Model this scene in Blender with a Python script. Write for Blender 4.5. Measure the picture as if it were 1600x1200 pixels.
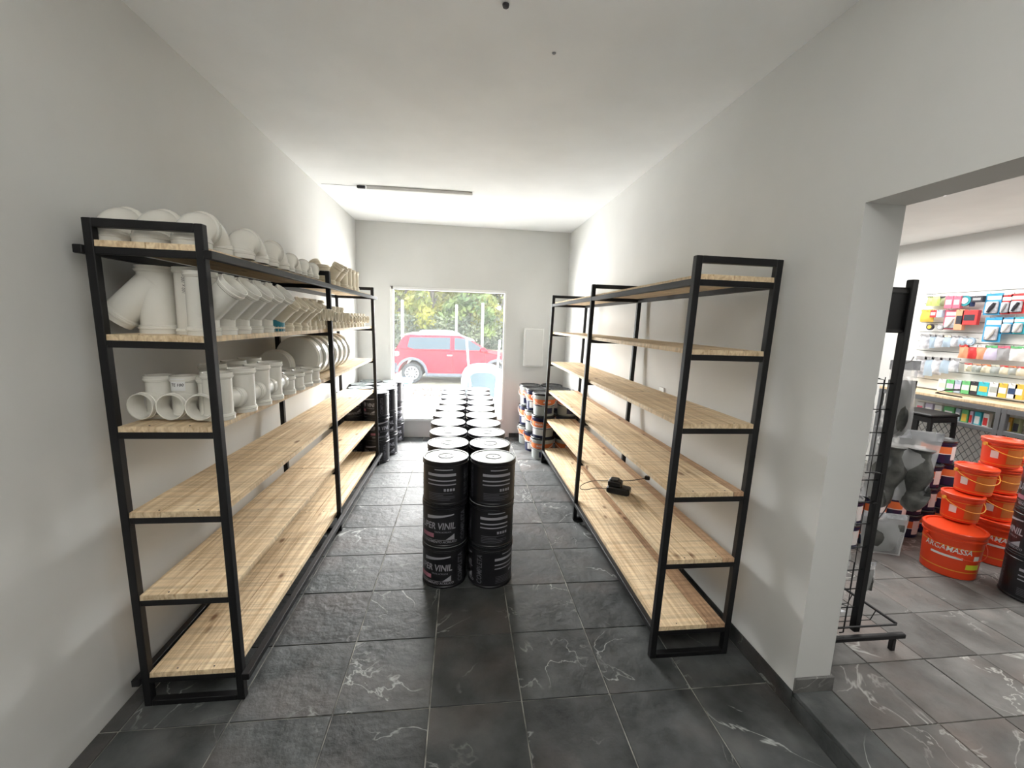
import bpy, math, random
from mathutils import Vector, Matrix
for o in list(bpy.data.objects): bpy.data.objects.remove(o)
scene = bpy.context.scene
COL = scene.collection
PI = math.pi
R = random.Random(7)

# ------------------------------------------------------------------ camera
F = Vector((0.12013695, 0.98200311, -0.14572923)); RT = Vector((0.99263023, -0.11647147, 0.03346081)); UP = Vector((-0.01588532, 0.14867512, 0.9887585))
cd = bpy.data.cameras.new('camera'); cam = bpy.data.objects.new('camera', cd); COL.objects.link(cam)
cam.matrix_world = Matrix(((RT.x, UP.x, -F.x, 0), (RT.y, UP.y, -F.y, 0), (RT.z, UP.z, -F.z, 1.64), (0, 0, 0, 1)))
cd.sensor_width = 36; cd.lens = 654.885 * 36 / 1600; cd.clip_start = 0.02; cd.clip_end = 200
scene.camera = cam

# ------------------------------------------------------------------ sky, lights, exposure
w = bpy.data.worlds.new('sky'); scene.world = w; w.use_nodes = True
bg = w.node_tree.nodes['Background']; bg.inputs[0].default_value = (0.86, 0.93, 1.0, 1); bg.inputs[1].default_value = 3.4
def area(name, loc, rot, sx, sy, power, col=(1, 1, 1), spread=PI):
    l = bpy.data.lights.new(name, 'AREA'); l.shape = 'RECTANGLE'; l.size = sx; l.size_y = sy; l.energy = power; l.color = col; l.spread = spread
    o = bpy.data.objects.new(name, l); COL.objects.link(o); o.location = loc; o.rotation_euler = rot; return o
def aim(o, t):
    o.rotation_euler = (Vector(t) - o.location).to_track_quat('-Z', 'Y').to_euler()
k = area('daylight_front', (-0.2, 8.8, 3.35), (0, 0, 0), 4.5, 2.0, 2300, (1.0, 0.99, 0.97)); k.rotation_euler = (math.radians(-80), 0, 0)
k = area('daylight_left', (-2.7, 7.3, 1.3), (0, 0, 0), 1.8, 2.2, 560, (1.0, 0.99, 0.97)); aim(k, (0.7, 3.4, 1.7))
k = area('daylight_right', (2.5, 7.3, 1.3), (0, 0, 0), 1.8, 2.2, 560, (1.0, 0.99, 0.97)); aim(k, (-0.8, 3.4, 1.7))
k = area('high_fill_behind_camera', (0.0, -0.6, 2.8), (0, 0, 0), 1.8, 1.8, 5, (0.95, 0.97, 1.0))  # unseen fill added behind the camera for the near walls, not a ceiling fixture
k = area('ceiling_fill_behind_camera', (0.0, -0.35, 1.2), (PI, 0, 0), 0.8, 0.8, 30, (1.0, 0.98, 0.94), 1.8)  # added upward fill to brighten the ceiling; no actual uplighter stands here
k = area('side_room_light_far', (3.6, 4.0, 2.6), (0, 0, 0), 2.0, 1.6, 58, (1, 0.98, 0.96))
k = area('side_room_light_near', (4.0, 1.2, 2.6), (0, 0, 0), 1.4, 1.4, 34, (1, 0.98, 0.96))
scene.view_settings.view_transform = 'Standard'; scene.view_settings.look = 'None'
scene.view_settings.exposure = 0.6; scene.view_settings.gamma = 1.0; scene.view_settings.use_curve_mapping = False

# ------------------------------------------------------------------ materials
def mat(name, col, rough=0.5, metal=0.0, spec=0.5, emit=None, est=1.0, alpha=None, trans=0.0):
    m = bpy.data.materials.new(name); m.use_nodes = True
    b = m.node_tree.nodes['Principled BSDF']
    b.inputs['Base Color'].default_value = (*col, 1); b.inputs['Roughness'].default_value = rough; b.inputs['Metallic'].default_value = metal
    b.inputs['Specular IOR Level'].default_value = spec
    if emit: b.inputs['Emission Color'].default_value = (*emit, 1); b.inputs['Emission Strength'].default_value = est
    if alpha is not None: b.inputs['Alpha'].default_value = alpha
    if trans: b.inputs['Transmission Weight'].default_value = trans
    return m
def noisy(m, c1, c2, scale=5, detail=4, stretch=(1, 1, 1), bump=0.0, bdist=0.01, coord='Object', rnd=0.0, lo=0.35, hi=0.65, rr=None, distort=0.0):
    nt = m.node_tree; N = nt.nodes; L = nt.links; b = N['Principled BSDF']
    tc = N.new('ShaderNodeTexCoord'); mp = N.new('ShaderNodeMapping'); mp.inputs['Scale'].default_value = stretch
    L.new(tc.outputs[coord], mp.inputs[0])
    if rnd:
        oi = N.new('ShaderNodeObjectInfo'); mu = N.new('ShaderNodeMath'); mu.operation = 'MULTIPLY'; mu.inputs[1].default_value = rnd
        L.new(oi.outputs['Random'], mu.inputs[0]); cx = N.new('ShaderNodeCombineXYZ')
        for i in range(3): L.new(mu.outputs[0], cx.inputs[i])
        L.new(cx.outputs[0], mp.inputs['Location'])
    n = N.new('ShaderNodeTexNoise'); n.inputs['Scale'].default_value = scale; n.inputs['Detail'].default_value = detail; n.inputs['Distortion'].default_value = distort
    L.new(mp.outputs[0], n.inputs['Vector'])
    r = N.new('ShaderNodeValToRGB'); r.color_ramp.elements[0].color = (*c1, 1); r.color_ramp.elements[1].color = (*c2, 1)
    r.color_ramp.elements[0].position = lo; r.color_ramp.elements[1].position = hi
    L.new(n.outputs['Fac'], r.inputs[0]); L.new(r.outputs[0], b.inputs['Base Color'])
    if bump:
        bp = N.new('ShaderNodeBump'); bp.inputs['Strength'].default_value = bump; bp.inputs['Distance'].default_value = bdist
        L.new(n.outputs['Fac'], bp.inputs['Height']); L.new(bp.outputs[0], b.inputs['Normal'])
    if rr:
        mr = N.new('ShaderNodeMapRange'); mr.inputs[3].default_value = rr[0]; mr.inputs[4].default_value = rr[1]
        L.new(n.outputs['Fac'], mr.inputs[0]); L.new(mr.outputs[0], b.inputs['Roughness'])
    return m, mp, n, r
M = {}
M['wall'] = mat('wall_paint', (0.6, 0.585, 0.55), 0.85); noisy(M['wall'], (0.655, 0.655, 0.635), (0.7, 0.7, 0.68), 1.6, 5, bump=0.05, bdist=0.02)
M['ceil'] = mat('ceiling_paint', (0.8, 0.79, 0.76), 0.9); noisy(M['ceil'], (0.87, 0.875, 0.87), (0.91, 0.915, 0.91), 3, 6, bump=0.1, bdist=0.01)
M['white'] = mat('white_paint', (0.82, 0.82, 0.8), 0.5)
M['jamb'] = mat('jamb_paint', (0.56, 0.56, 0.56), 0.8)
def slate(name, c1, c2, vein, rr, v0=.75, v1=1.3):
    m = mat(name, c1, 0.4, 0, 0.32)
    m, mp, n, r = noisy(m, c1, c2, 5.5, 9, bump=0.0, rnd=37.0, lo=0.3, hi=0.7, rr=rr)
    nt = m.node_tree; N = nt.nodes; L = nt.links; b = N['Principled BSDF']
    oi = [x for x in N if x.type == 'OBJECT_INFO'][0]
    hs = N.new('ShaderNodeHueSaturation'); mr = N.new('ShaderNodeMapRange'); mr.inputs[3].default_value = v0; mr.inputs[4].default_value = v1
    L.new(oi.outputs['Random'], mr.inputs[0]); L.new(mr.outputs[0], hs.inputs['Value']); L.new(r.outputs[0], hs.inputs['Color'])
    # rusty / greenish patches
    n2 = N.new('ShaderNodeTexNoise'); n2.inputs['Scale'].default_value = 2.2; n2.inputs['Detail'].default_value = 3; L.new(mp.outputs[0], n2.inputs['Vector'])
    rp = N.new('ShaderNodeValToRGB'); rp.color_ramp.elements[0].position = 0.52; rp.color_ramp.elements[1].position = 0.72
    L.new(n2.outputs['Fac'], rp.inputs[0])
    mx = N.new('ShaderNodeMix'); mx.data_type = 'RGBA'; mx.inputs['B'].default_value = (c2[0] * 1.35, c2[1] * 1.05, c2[2] * 0.95, 1)
    sc = N.new('ShaderNodeMath'); sc.operation = 'MULTIPLY'; sc.inputs[1].default_value = 0.45; L.new(rp.outputs[0], sc.inputs[0]); L.new(sc.outputs[0], mx.inputs['Factor'])
    L.new(hs.outputs[0], mx.inputs['A'])
    # veins: thin bright lines from distorted noise
    n3 = N.new('ShaderNodeTexNoise'); n3.inputs['Scale'].default_value = 3.2; n3.inputs['Detail'].default_value = 5; n3.inputs['Distortion'].default_value = 0.8; L.new(mp.outputs[0], n3.inputs['Vector'])
    rv = N.new('ShaderNodeValToRGB'); e = rv.color_ramp.elements; e[0].position = 0.488; e[0].color = (0, 0, 0, 1); e[1].position = 0.512; e[1].color = (0, 0, 0, 1)
    x = e.new(0.5); x.color = (1, 1, 1, 1); L.new(n3.outputs['Fac'], rv.inputs[0])
    n4 = N.new('ShaderNodeTexNoise'); n4.inputs['Scale'].default_value = 2.0; L.new(mp.outputs[0], n4.inputs['Vector'])
    r4 = N.new('ShaderNodeValToRGB'); r4.color_ramp.elements[0].position = 0.5; r4.color_ramp.elements[1].position = 0.62; L.new(n4.outputs['Fac'], r4.inputs[0])
    mm = N.new('ShaderNodeMath'); mm.operation = 'MULTIPLY'; L.new(rv.outputs[0], mm.inputs[0]); L.new(r4.outputs[0], mm.inputs[1])
    m2 = N.new('ShaderNodeMath'); m2.operation = 'MULTIPLY'; m2.inputs[1].default_value = 0.7; L.new(mm.outputs[0], m2.inputs[0])
    mx2 = N.new('ShaderNodeMix'); mx2.data_type = 'RGBA'; mx2.inputs['B'].default_value = (*vein, 1); L.new(m2.outputs[0], mx2.inputs['Factor']); L.new(mx.outputs['Result'], mx2.inputs['A'])
    L.new(mx2.outputs['Result'], b.inputs['Base Color'])
    nb = N.new('ShaderNodeTexNoise'); nb.inputs['Scale'].default_value = 22; nb.inputs['Detail'].default_value = 6; L.new(mp.outputs[0], nb.inputs['Vector'])
    ad = N.new('ShaderNodeMath'); ad.operation = 'MULTIPLY_ADD'; ad.inputs[1].default_value = 2.0; L.new(n.outputs['Fac'], ad.inputs[0]); L.new(nb.outputs['Fac'], ad.inputs[2])
    bp = N.new('ShaderNodeBump'); bp.inputs['Strength'].default_value = 0.8; bp.inputs['Distance'].default_value = 0.006
    L.new(ad.outputs[0], bp.inputs['Height']); L.new(bp.outputs[0], b.inputs['Normal'])
    return m
M['slate'] = slate('slate_tile', (0.026, 0.03, 0.03), (0.1, 0.105, 0.105), (0.5, 0.52, 0.5), (0.48, 0.75))
M['slate2'] = slate('grey_slate_tile', (0.085, 0.083, 0.078), (0.2, 0.197, 0.188), (0.6, 0.6, 0.56), (0.4, 0.7), .9, 1.1)
M['grout'] = mat('grout', (0.2, 0.2, 0.18), 0.9); noisy(M['grout'], (0.12, 0.12, 0.11), (0.42, 0.41, 0.37), 9, 3)
M['metal'] = mat('black_steel', (0.008, 0.008, 0.009), 0.45, 0.0, 0.35)
M['gray'] = mat('grey_metal', (0.35, 0.35, 0.36), 0.5)
def wood(name, c1, c2, dark):
    m = mat(name, c1, 0.6)
    m, mp, n, r = noisy(m, c1, c2, 7, 8, stretch=(9, 0.3, 5), rnd=23.0, lo=0.3, hi=0.66, distort=0.8)
    nt = m.node_tree; N = nt.nodes; L = nt.links; b = N['Principled BSDF']
    # saw marks across the grain
    mp2 = N.new('ShaderNodeMapping'); mp2.inputs['Scale'].default_value = (0.7, 24, 1); tc = [x for x in N if x.type == 'TEX_COORD'][0]; L.new(tc.outputs['Object'], mp2.inputs[0])
    n2 = N.new('ShaderNodeTexNoise'); n2.inputs['Scale'].default_value = 3.0; n2.inputs['Detail'].default_value = 3; L.new(mp2.outputs[0], n2.inputs['Vector'])
    mr = N.new('ShaderNodeMapRange'); mr.inputs[1].default_value = 0.35; mr.inputs[2].default_value = 0.6; mr.inputs[3].default_value = 0.8; mr.inputs[4].default_value = 1.05; L.new(n2.outputs['Fac'], mr.inputs[0])
    # knots
    mp3 = N.new('ShaderNodeMapping'); mp3.inputs['Scale'].default_value = (7, 3.2, 2); L.new(mp.inputs['Location'].links[0].from_socket if mp.inputs['Location'].links else tc.outputs['Object'], mp3.inputs['Location']); L.new(tc.outputs['Object'], mp3.inputs[0])
    vo = N.new('ShaderNodeTexVoronoi'); vo.inputs['Scale'].default_value = 1.0; L.new(mp3.outputs[0], vo.inputs['Vector'])
    rk = N.new('ShaderNodeValToRGB'); rk.color_ramp.elements[0].position = 0.05; rk.color_ramp.elements[0].color = (1, 1, 1, 1); rk.color_ramp.elements[1].position = 0.13; rk.color_ramp.elements[1].color = (0, 0, 0, 1); L.new(vo.outputs['Distance'], rk.inputs[0])
    mx = N.new('ShaderNodeMix'); mx.data_type = 'RGBA'; mx.inputs['B'].default_value = (*dark, 1); L.new(rk.outputs[0], mx.inputs['Factor']); L.new(r.outputs[0], mx.inputs['A'])
    hs = N.new('ShaderNodeHueSaturation'); L.new(mr.outputs[0], hs.inputs['Value']); L.new(mx.outputs['Result'], hs.inputs['Color'])
    L.new(hs.outputs[0], b.inputs['Base Color'])
    bp = N.new('ShaderNodeBump'); bp.inputs['Strength'].default_value = 0.3; bp.inputs['Distance'].default_value = 0.004; L.new(n2.outputs['Fac'], bp.inputs['Height']); L.new(bp.outputs[0], b.inputs['Normal'])
    return m
M['wood'] = wood('pine_plank', (0.56, 0.385, 0.21), (0.9, 0.73, 0.49), (0.25, 0.13, 0.06))
M['wood2'] = wood('brown_edged_plank', (0.34, 0.2, 0.11), (0.62, 0.41, 0.25), (0.16, 0.08, 0.04))
M['pvc'] = mat('white_pvc', (0.8, 0.78, 0.71), 0.25, 0, 0.5)
M['pvc2'] = mat('cream_pvc', (0.8, 0.72, 0.56), 0.3, 0, 0.5)
M['teal'] = mat('teal_label', (0.01, 0.2, 0.27), 0.4)
M['ink'] = mat('dark_ink', (0.03, 0.03, 0.04), 0.6)
M['can'] = mat('black_can', (0.012, 0.012, 0.015), 0.32, 0, 0.5)
M['canprint'] = mat('pale_grey_print', (0.36, 0.36, 0.4), 0.5)
M['canprint2'] = mat('dim_grey_print', (0.13, 0.13, 0.15), 0.5)
M['pink'] = mat('pink_print', (0.42, 0.16, 0.22), 0.5)
M['lid'] = mat('white_printed_lid', (0.33, 0.36, 0.36), 0.45, 0, 0.3)
M['lidband'] = mat('pale_teal_print', (0.06, 0.1, 0.11), 0.4)
M['orangep'] = mat('orange_print', (0.75, 0.2, 0.06), 0.45)
M['navy'] = mat('navy_plastic', (0.012, 0.016, 0.06), 0.3)
M['whitep'] = mat('white_print', (0.8, 0.8, 0.78), 0.45)
M['greylid'] = mat('dark_grey_lid', (0.04, 0.042, 0.045), 0.25)
M['palegreen'] = mat('pale_grey_plastic', (0.4, 0.43, 0.41), 0.4)
M['red'] = mat('red_orange_plastic', (0.8, 0.065, 0.015), 0.3, 0, 0.5)
M['gold'] = mat('gold_print', (0.85, 0.4, 0.05), 0.4)
M['orange_soft'] = mat('amber_label', (0.55, 0.16, 0.03), 0.4)
M['yellow'] = mat('yellow_print', (0.7, 0.7, 0.05), 0.4)
M['black'] = mat('black_plastic', (0.012, 0.01, 0.009), 0.45)
M['rubber'] = mat('dark_grey_rubber', (0.06, 0.062, 0.058), 0.35); noisy(M['rubber'], (0.03, 0.032, 0.03), (0.13, 0.13, 0.12), 12, 4, bump=0.5, bdist=0.02)
M['bag'] = mat('clear_plastic_bag', (0.9, 0.91, 0.93), 0.12, 0, 0.8, alpha=0.3)
M['bagw'] = mat('whitish_plastic', (0.8, 0.8, 0.83), 0.25, 0, 0.6); noisy(M['bagw'], (0.3, 0.31, 0.34), (0.75, 0.76, 0.8), 14, 4, bump=0.6, bdist=0.02)
M['glass'] = mat('glass', (0.95, 0.97, 0.97), 0.02, 0, 0.4, alpha=0.08)
M['led'] = mat('led_tube', (1, 1, 1), 0.5, emit=(1, 1, 1), est=12)
M['slat'] = mat('white_slatwall', (0.84, 0.84, 0.8), 0.5)
M['counter_metal'] = mat('grey_steel', (0.12, 0.125, 0.13), 0.4)
M['car'] = mat('red_car_paint', (0.46, 0.018, 0.04), 0.45, 0, 0.2)
M['carw'] = mat('white_car_paint', (0.8, 0.82, 0.85), 0.3)
M['carg'] = mat('car_glass', (0.07, 0.1, 0.12), 0.4, 0, 0.1)
M['clad'] = mat('grey_cladding', (0.12, 0.14, 0.17), 0.6)
M['tyre'] = mat('tyre_rubber', (0.05, 0.055, 0.06), 0.7)
M['rim'] = mat('alloy_rim', (0.7, 0.7, 0.72), 0.3, 0.3)
M['barrow'] = mat('pale_blue_grey_steel', (0.03, 0.055, 0.07), 0.45, 0.2)
M['patio'] = mat('pale_concrete', (0.62, 0.61, 0.58), 0.8); noisy(M['patio'], (0.55, 0.54, 0.5), (0.7, 0.69, 0.66), 4, 6, bump=0.2)
M['gravel'] = mat('gravel', (0.3, 0.25, 0.22), 0.9); noisy(M['gravel'], (0.1, 0.07, 0.06), (0.5, 0.44, 0.38), 18, 4, bump=1.0, bdist=0.03)
M['road'] = mat('pale_dirt', (0.34, 0.32, 0.25), 0.9); noisy(M['road'], (0.28, 0.26, 0.2), (0.4, 0.38, 0.28), 3, 5)
def leafm(name, a, b_):
    m = mat(name, a, 0.7); noisy(m, a, b_, 0.9, 5, lo=0.4, hi=0.6)
    return m
M['leaf1'] = leafm('yellow_green_leaves', (0.16, 0.2, 0.04), (0.42, 0.4, 0.06))
M['leaf2'] = leafm('mid_green_leaves', (0.09, 0.16, 0.05), (0.28, 0.36, 0.1))
M['leaf3'] = leafm('grey_green_leaves', (0.12, 0.15, 0.1), (0.28, 0.32, 0.18))
M['bark'] = mat('bark', (0.2, 0.17, 0.14), 0.9)
M['outwall'] = mat('render_wall', (0.6, 0.59, 0.56), 0.8)
def colm(name, c, rough=0.4):
    if name not in M: M[name] = mat(name, c, rough)
    return M[name]

# ------------------------------------------------------------------ mesh helpers
class MB:
    def __init__(s): s.v = []; s.f = []; s.m = []; s.mi = 0; s.sm = []
    def add(s, vs, fs, smooth=False):
        o = len(s.v); s.v += [tuple(v) for v in vs]; s.f += [[i + o for i in f] for f in fs]; s.m += [s.mi] * len(fs); s.sm += [smooth] * len(fs); return s
    def box(s, x0, x1, y0, y1, z0, z1):
        return s.add([(x, y, z) for z in (z0, z1) for y in (y0, y1) for x in (x0, x1)], [(0, 2, 3, 1), (4, 5, 7, 6), (0, 1, 5, 4), (2, 6, 7, 3), (0, 4, 6, 2), (1, 3, 7, 5)])
    def bbox(s, x0, x1, y0, y1, z0, z1, b):
        # box with chamfered vertical and horizontal edges (24 verts)
        vs = []; 
        for (z, k) in ((z0, b), (z0 + b, 0), (z1 - b, 0), (z1, b)):
            for (x, y) in ((x0 + b + k, y0 + k), (x1 - b - k, y0 + k), (x1 - k, y0 + b + k), (x1 - k, y1 - b - k), (x1 - b - k, y1 - k), (x0 + b + k, y1 - k), (x0 + k, y1 - b - k), (x0 + k, y0 + b + k)): vs.append((x, y, z))
        fs = [tuple(reversed(range(8))), tuple(range(24, 32))]
        for r in range(3):
            for i in range(8): j = (i + 1) % 8; fs.append((r * 8 + i, r * 8 + j, r * 8 + 8 + j, r * 8 + 8 + i))
        return s.add(vs, fs)
    def lathe(s, prof, n=24, c=(0, 0, 0), smooth=True, cap=True, ax=2):
        vs = []; fs = []
        for (r, z) in prof:
            for i in range(n):
                a = 2 * PI * i / n; p = (r * math.cos(a), r * math.sin(a), z)
                if ax == 1: p = (p[0], p[2], p[1])
                if ax == 0: p = (p[2], p[0], p[1])
                vs.append((p[0] + c[0], p[1] + c[1], p[2] + c[2]))
        m = len(prof)
        for k in range(m - 1):
            for i in range(n): j = (i + 1) % n; q = (k * n + i, k * n + j, (k + 1) * n + j, (k + 1) * n + i); fs.append(q if ax != 1 else q[::-1])
        s.add(vs, fs, smooth)
        if cap:
            o = [tuple(range(n - 1, -1, -1)), tuple(range((m - 1) * n, m * n))]
            if ax == 1: o = [x[::-1] for x in o]
            s.add(vs, o)
        return s
    def sweep(s, rings, n=16, loop=False, cap=False, smooth=True):
        # rings: (point, tangent, radius)
        vs = []; fs = []; up = None
        for p, t, r in rings:
            t = Vector(t).normalized()
            if up is None: up = t.orthogonal().normalized()
            else:
                up = (up - t * up.dot(t)); up = up.normalized() if up.length > 1e-6 else t.orthogonal().normalized()
            b = t.cross(up)
            for i in range(n):
                a = 2 * PI * i / n; q = Vector(p) + (up * math.cos(a) + b * math.sin(a)) * r; vs.append(q)
        m = len(rings)
        for k in range(m if loop else m - 1):
            k2 = (k + 1) % m
            for i in range(n): j = (i + 1) % n; fs.append((k * n + i, k * n + j, k2 * n + j, k2 * n + i))
        s.add(vs, fs, smooth)
        if cap: s.add(vs, [tuple(range(n - 1, -1, -1)), tuple(range((m - 1) * n, m * n))])
        return s
    def tube(s, pts, r, n=8, cap=True):
        P = [Vector(p) for p in pts]; rg = []
        for i, p in enumerate(P):
            t = (P[min(i + 1, len(P) - 1)] - P[max(i - 1, 0)]); rg.append((p, t, r))
        return s.sweep(rg, n, cap=cap)
    def shear(s, t):
        s.v = [(x + t * (z - 1), y, z) for x, y, z in s.v]; return s
    def build(s, name, mats, parent=None, loc=None, rot=None):
        me = bpy.data.meshes.new(name); me.from_pydata(s.v, [], s.f)
        for q in (mats if isinstance(mats, (list, tuple)) else [mats]): me.materials.append(q)
        me.polygons.foreach_set('material_index', s.m); me.polygons.foreach_set('use_smooth', s.sm); me.update()
        if any(s.sm): me.set_sharp_from_angle(angle=math.radians(32))
        return link(name, me, parent, loc, rot)
def link(name, me, parent=None, loc=None, rot=None):
    o = bpy.data.objects.new(name, me); COL.objects.link(o)
    if parent: o.parent = parent
    if loc is not None: o.location = loc
    if rot is not None: o.rotation_euler = rot
    return o
def tag(o, label=None, cat=None, group=None, kind=None):
    if label: o['label'] = label
    if cat: o['category'] = cat
    if group: o['group'] = group
    if kind: o['kind'] = kind
    return o
def thing(name, label, cat, loc=(0, 0, 0), rz=0, group=None):
    o = bpy.data.objects.new(name, None); COL.objects.link(o); o.location = loc; o.rotation_euler = (0, 0, rz); o.empty_display_size = 0.05
    return tag(o, label, cat, group)
def kids(o): return [c for c in bpy.data.objects if c.parent == o]
def proto_tree(o): return (o, [proto_tree(c) for c in kids(o)])
def copy_tree(t, parent=None):
    o, ch = t; c = o.copy(); COL.objects.link(c)
    if parent: c.parent = parent
    for x in ch: copy_tree(x, c)
    return c
def struct(name, mb, m, parent=None, label=None):
    o = mb.build(name, m, parent); o['kind'] = 'structure'
    if label: o['label'] = label
    return o
def text_geo(s, size, bold=0.0, sx=1.0):
    cu = bpy.data.curves.new('lettering', 'FONT'); cu.body = s; cu.size = size; cu.align_x = 'CENTER'; cu.align_y = 'CENTER'; cu.offset = bold; cu.resolution_u = 2; cu.shear = 0.15
    o = bpy.data.objects.new('lettering', cu); COL.objects.link(o)
    dg = bpy.context.evaluated_depsgraph_get(); dg.update(); me = bpy.data.meshes.new_from_object(o.evaluated_get(dg))
    vs = [(v.co.x * sx, v.co.y) for v in me.vertices]; fs = [tuple(p.vertices) for p in me.polygons]
    bpy.data.objects.remove(o); bpy.data.meshes.remove(me); bpy.data.curves.remove(cu)
    return vs, fs
def wrap(mb, geo, r, a0, z0, vert=False, taper=0.0):
    vs, fs = geo; out = []
    for x, y in vs:
        if vert: x, y = y * -1, x
        a = a0 + x / r; z = z0 + y; rr = r + taper * z
        out.append((rr * math.cos(a), rr * math.sin(a), z))
    mb.add(out, fs)
def band(mb, r, a0, a1, z0, z1, n=8, z0b=None, z1b=None, taper=0.0):
    n = max(n, int(abs(a1 - a0) / 0.12) + 1)
    z0b = z0 if z0b is None else z0b; z1b = z1 if z1b is None else z1b
    vs = []; fs = []
    for i in range(n + 1):
        t = i / n; a = a0 + (a1 - a0) * t; u = z0 + (z0b - z0) * t; v = z1 + (z1b - z1) * t
        vs += [((r + taper * u) * math.cos(a), (r + taper * u) * math.sin(a), u), ((r + taper * v) * math.cos(a), (r + taper * v) * math.sin(a), v)]
        if i < n: k = 2 * i; fs.append((k, k + 2, k + 3, k + 1))
    mb.add(vs, fs)

# ------------------------------------------------------------------ room shell
XL, XR, XR2, D, H = -1.3875, 1.4537, 1.6222, 5.832, 2.873
YJ, HJ, S = 1.4497, 2.1145, 0.093
WX0, WX1, WZ0, WZ1 = -0.945, 0.588, 0.262, 2.04
YB = -2.2; XS = 5.0; HS = 2.66
struct('floor', MB().box(XL - 0.2, XR + 0.2, YB, D + 0.14, -0.12, -0.006), M['grout'])
flo = bpy.data.objects['floor']
gx = [XL] + [-0.914 - 0.4, ] + [-0.914, -0.5104, -0.1121, 0.2856, 0.6855, 1.0743] + [XR]
gx = [XL, -1.314, -0.914, -0.5104, -0.1121, 0.2856, 0.6855, 1.0743, XR]
gy = [-0.8, -0.4, 0.0, 0.394, 0.794, 1.194, 1.5942, 1.9991, 2.4072, 2.8126, 3.2157, 3.6174, 4.0199, 4.42, 4.82, 5.22, 5.62, D]
for i in range(len(gx) - 1):
    for j in range(len(gy) - 1):
        g = 0.003; dz = R.uniform(-0.0012, 0.001)
        x0, x1, y0, y1 = gx[i] + g, gx[i + 1] - g, gy[j] + g, gy[j + 1] - g
        cx, cy = (x0 + x1) / 2, (y0 + y1) / 2
        b = MB().bbox(x0 - cx, x1 - cx, y0 - cy, y1 - cy, -0.006 , dz, 0.0015)
        b.build('tile', M['slate'], flo, (cx, cy, 0))
struct('floor_side_room', MB().box(XR + 0.02, XS + 0.2, YB, D + 0.14, -0.12, S - 0.006), M['grout'], label='raised grey slate floor of the adjoining shop room')
fl2 = bpy.data.objects['floor_side_room']
p = 0.308
for i in range(11):
    for j in range(13):
        x0 = 1.632 + i * p; y0 = 0.345 + j * 0.305; x1 = min(x0 + p, XS)
        cx, cy = (x0 + x1) / 2, y0 + .1525
        MB().bbox(x0 - cx + .002, x1 - cx - .002, -.1505, .1505, -.006, R.uniform(-.0012, .001), .0015).build('tile', M['slate2'], fl2, (cx, cy, S))
# threshold strip between the rooms and riser
th = MB().bbox(XR + 0.002, 1.628, 0.0, YJ, S - 0.02, S + 0.001, 0.002)
struct('trim_1', th, M['slate'], label='dark slate threshold strip of the wide doorway')
# walls
struct('wall_left', MB().box(XL - 0.15, XL, YB, D + 0.14, -0.12, H).shear(0.0), M['wall'])
b = MB()
b.box(XL - .15, WX0, D, D + .14, -.12, H); b.box(WX1, XS + .2, D, D + .14, -.12, H); b.box(WX0, WX1, D, D + .14, -.12, WZ0); b.box(WX0, WX1, D, D + .14, WZ1, H)
struct('wall_back', b, M['wall'])
b = MB(); b.box(XR, XR2, YJ, D, S, H); b.box(XR, XR2, YB, YJ, HJ, H)
struct('wall_right', b, M['wall'])
struct('trim_2', MB().box(XR - 0.003, XR, YJ, D, 0.0, S - 0.001).box(XR, XR + 0.03, YB, YJ, -0.01, S - 0.022), M['slate'], label='dark slate skirting under the right wall')
struct('trim_3', MB().bbox(XR - 0.004, XR2 + 0.012, YJ - 0.012, YJ + .0, S, S + 0.068, .002).bbox(XR2, XR2 + .012, YJ, D, S, S + .068, .002), M['gray'] if False else M['slate2'], label='grey slate skirting round the end of the dividing wall')
struct('trim_4', MB().bbox(.69, 1.45, D - .012, D - .0005, .0005, .062, .002), M['slate'], label='dark slate skirting under the back wall right of the window')
struct('wall_front', MB().box(XL - .15, XS + .2, YB - .15, YB, -.12, H), M['wall'])
struct('ceiling', MB().box(XL - .15, XR2, YB - .15, D + .14, H, H + .15), M['ceil'])
struct('ceiling_side_room', MB().box(XR2, XS + .2, YB - .15, D + .14, HS, HS + .15), M['ceil'])
struct('wall_side_room', MB().box(XS, XS + .2, YB, D, S, HS), M['wall'])
# window: white lining, thin dark gasket, pane
wn = thing('window_1', 'large shop window with thin white frame', None); del wn['label']; wn['kind'] = 'structure'
fw = 0.045; y0, y1 = D - 0.012, D + 0.10
b = MB(); b.bbox(WX0 - .015, WX0 + .03, y0, y1, WZ0 - .02, WZ1 + .02, .003); b.bbox(WX1 - .018, WX1 + .012, y0, y1, WZ0 - .02, WZ1 + .02, .003); b.bbox(WX0, WX1, y0, y1, WZ1 - .018, WZ1 + .02, .003); b.bbox(WX0, WX1, y0 - .012, y1, WZ0 - .03, WZ0 + .008, .004)
b.build('window_frame', M['white'], wn)
b = MB(); q = 0.006
for (a0, a1, c0, c1) in ((WX0 + .03, WX0 + .036, WZ0, WZ1), (WX1 - .024, WX1 - .018, WZ0, WZ1), (WX0 + .03, WX1 - .018, WZ1 - .024, WZ1 - .018), (WX0 + .03, WX1 - .018, WZ0 + .008, WZ0 + .014)): b.box(a0, a1, D + .03, D + .06, c0, c1)
b.build('gasket', M['black'], wn)
MB().box(WX0 + .03, WX1 - .018, D + .042, D + .048, WZ0, WZ1).build('pane', M['glass'], wn)

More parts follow.
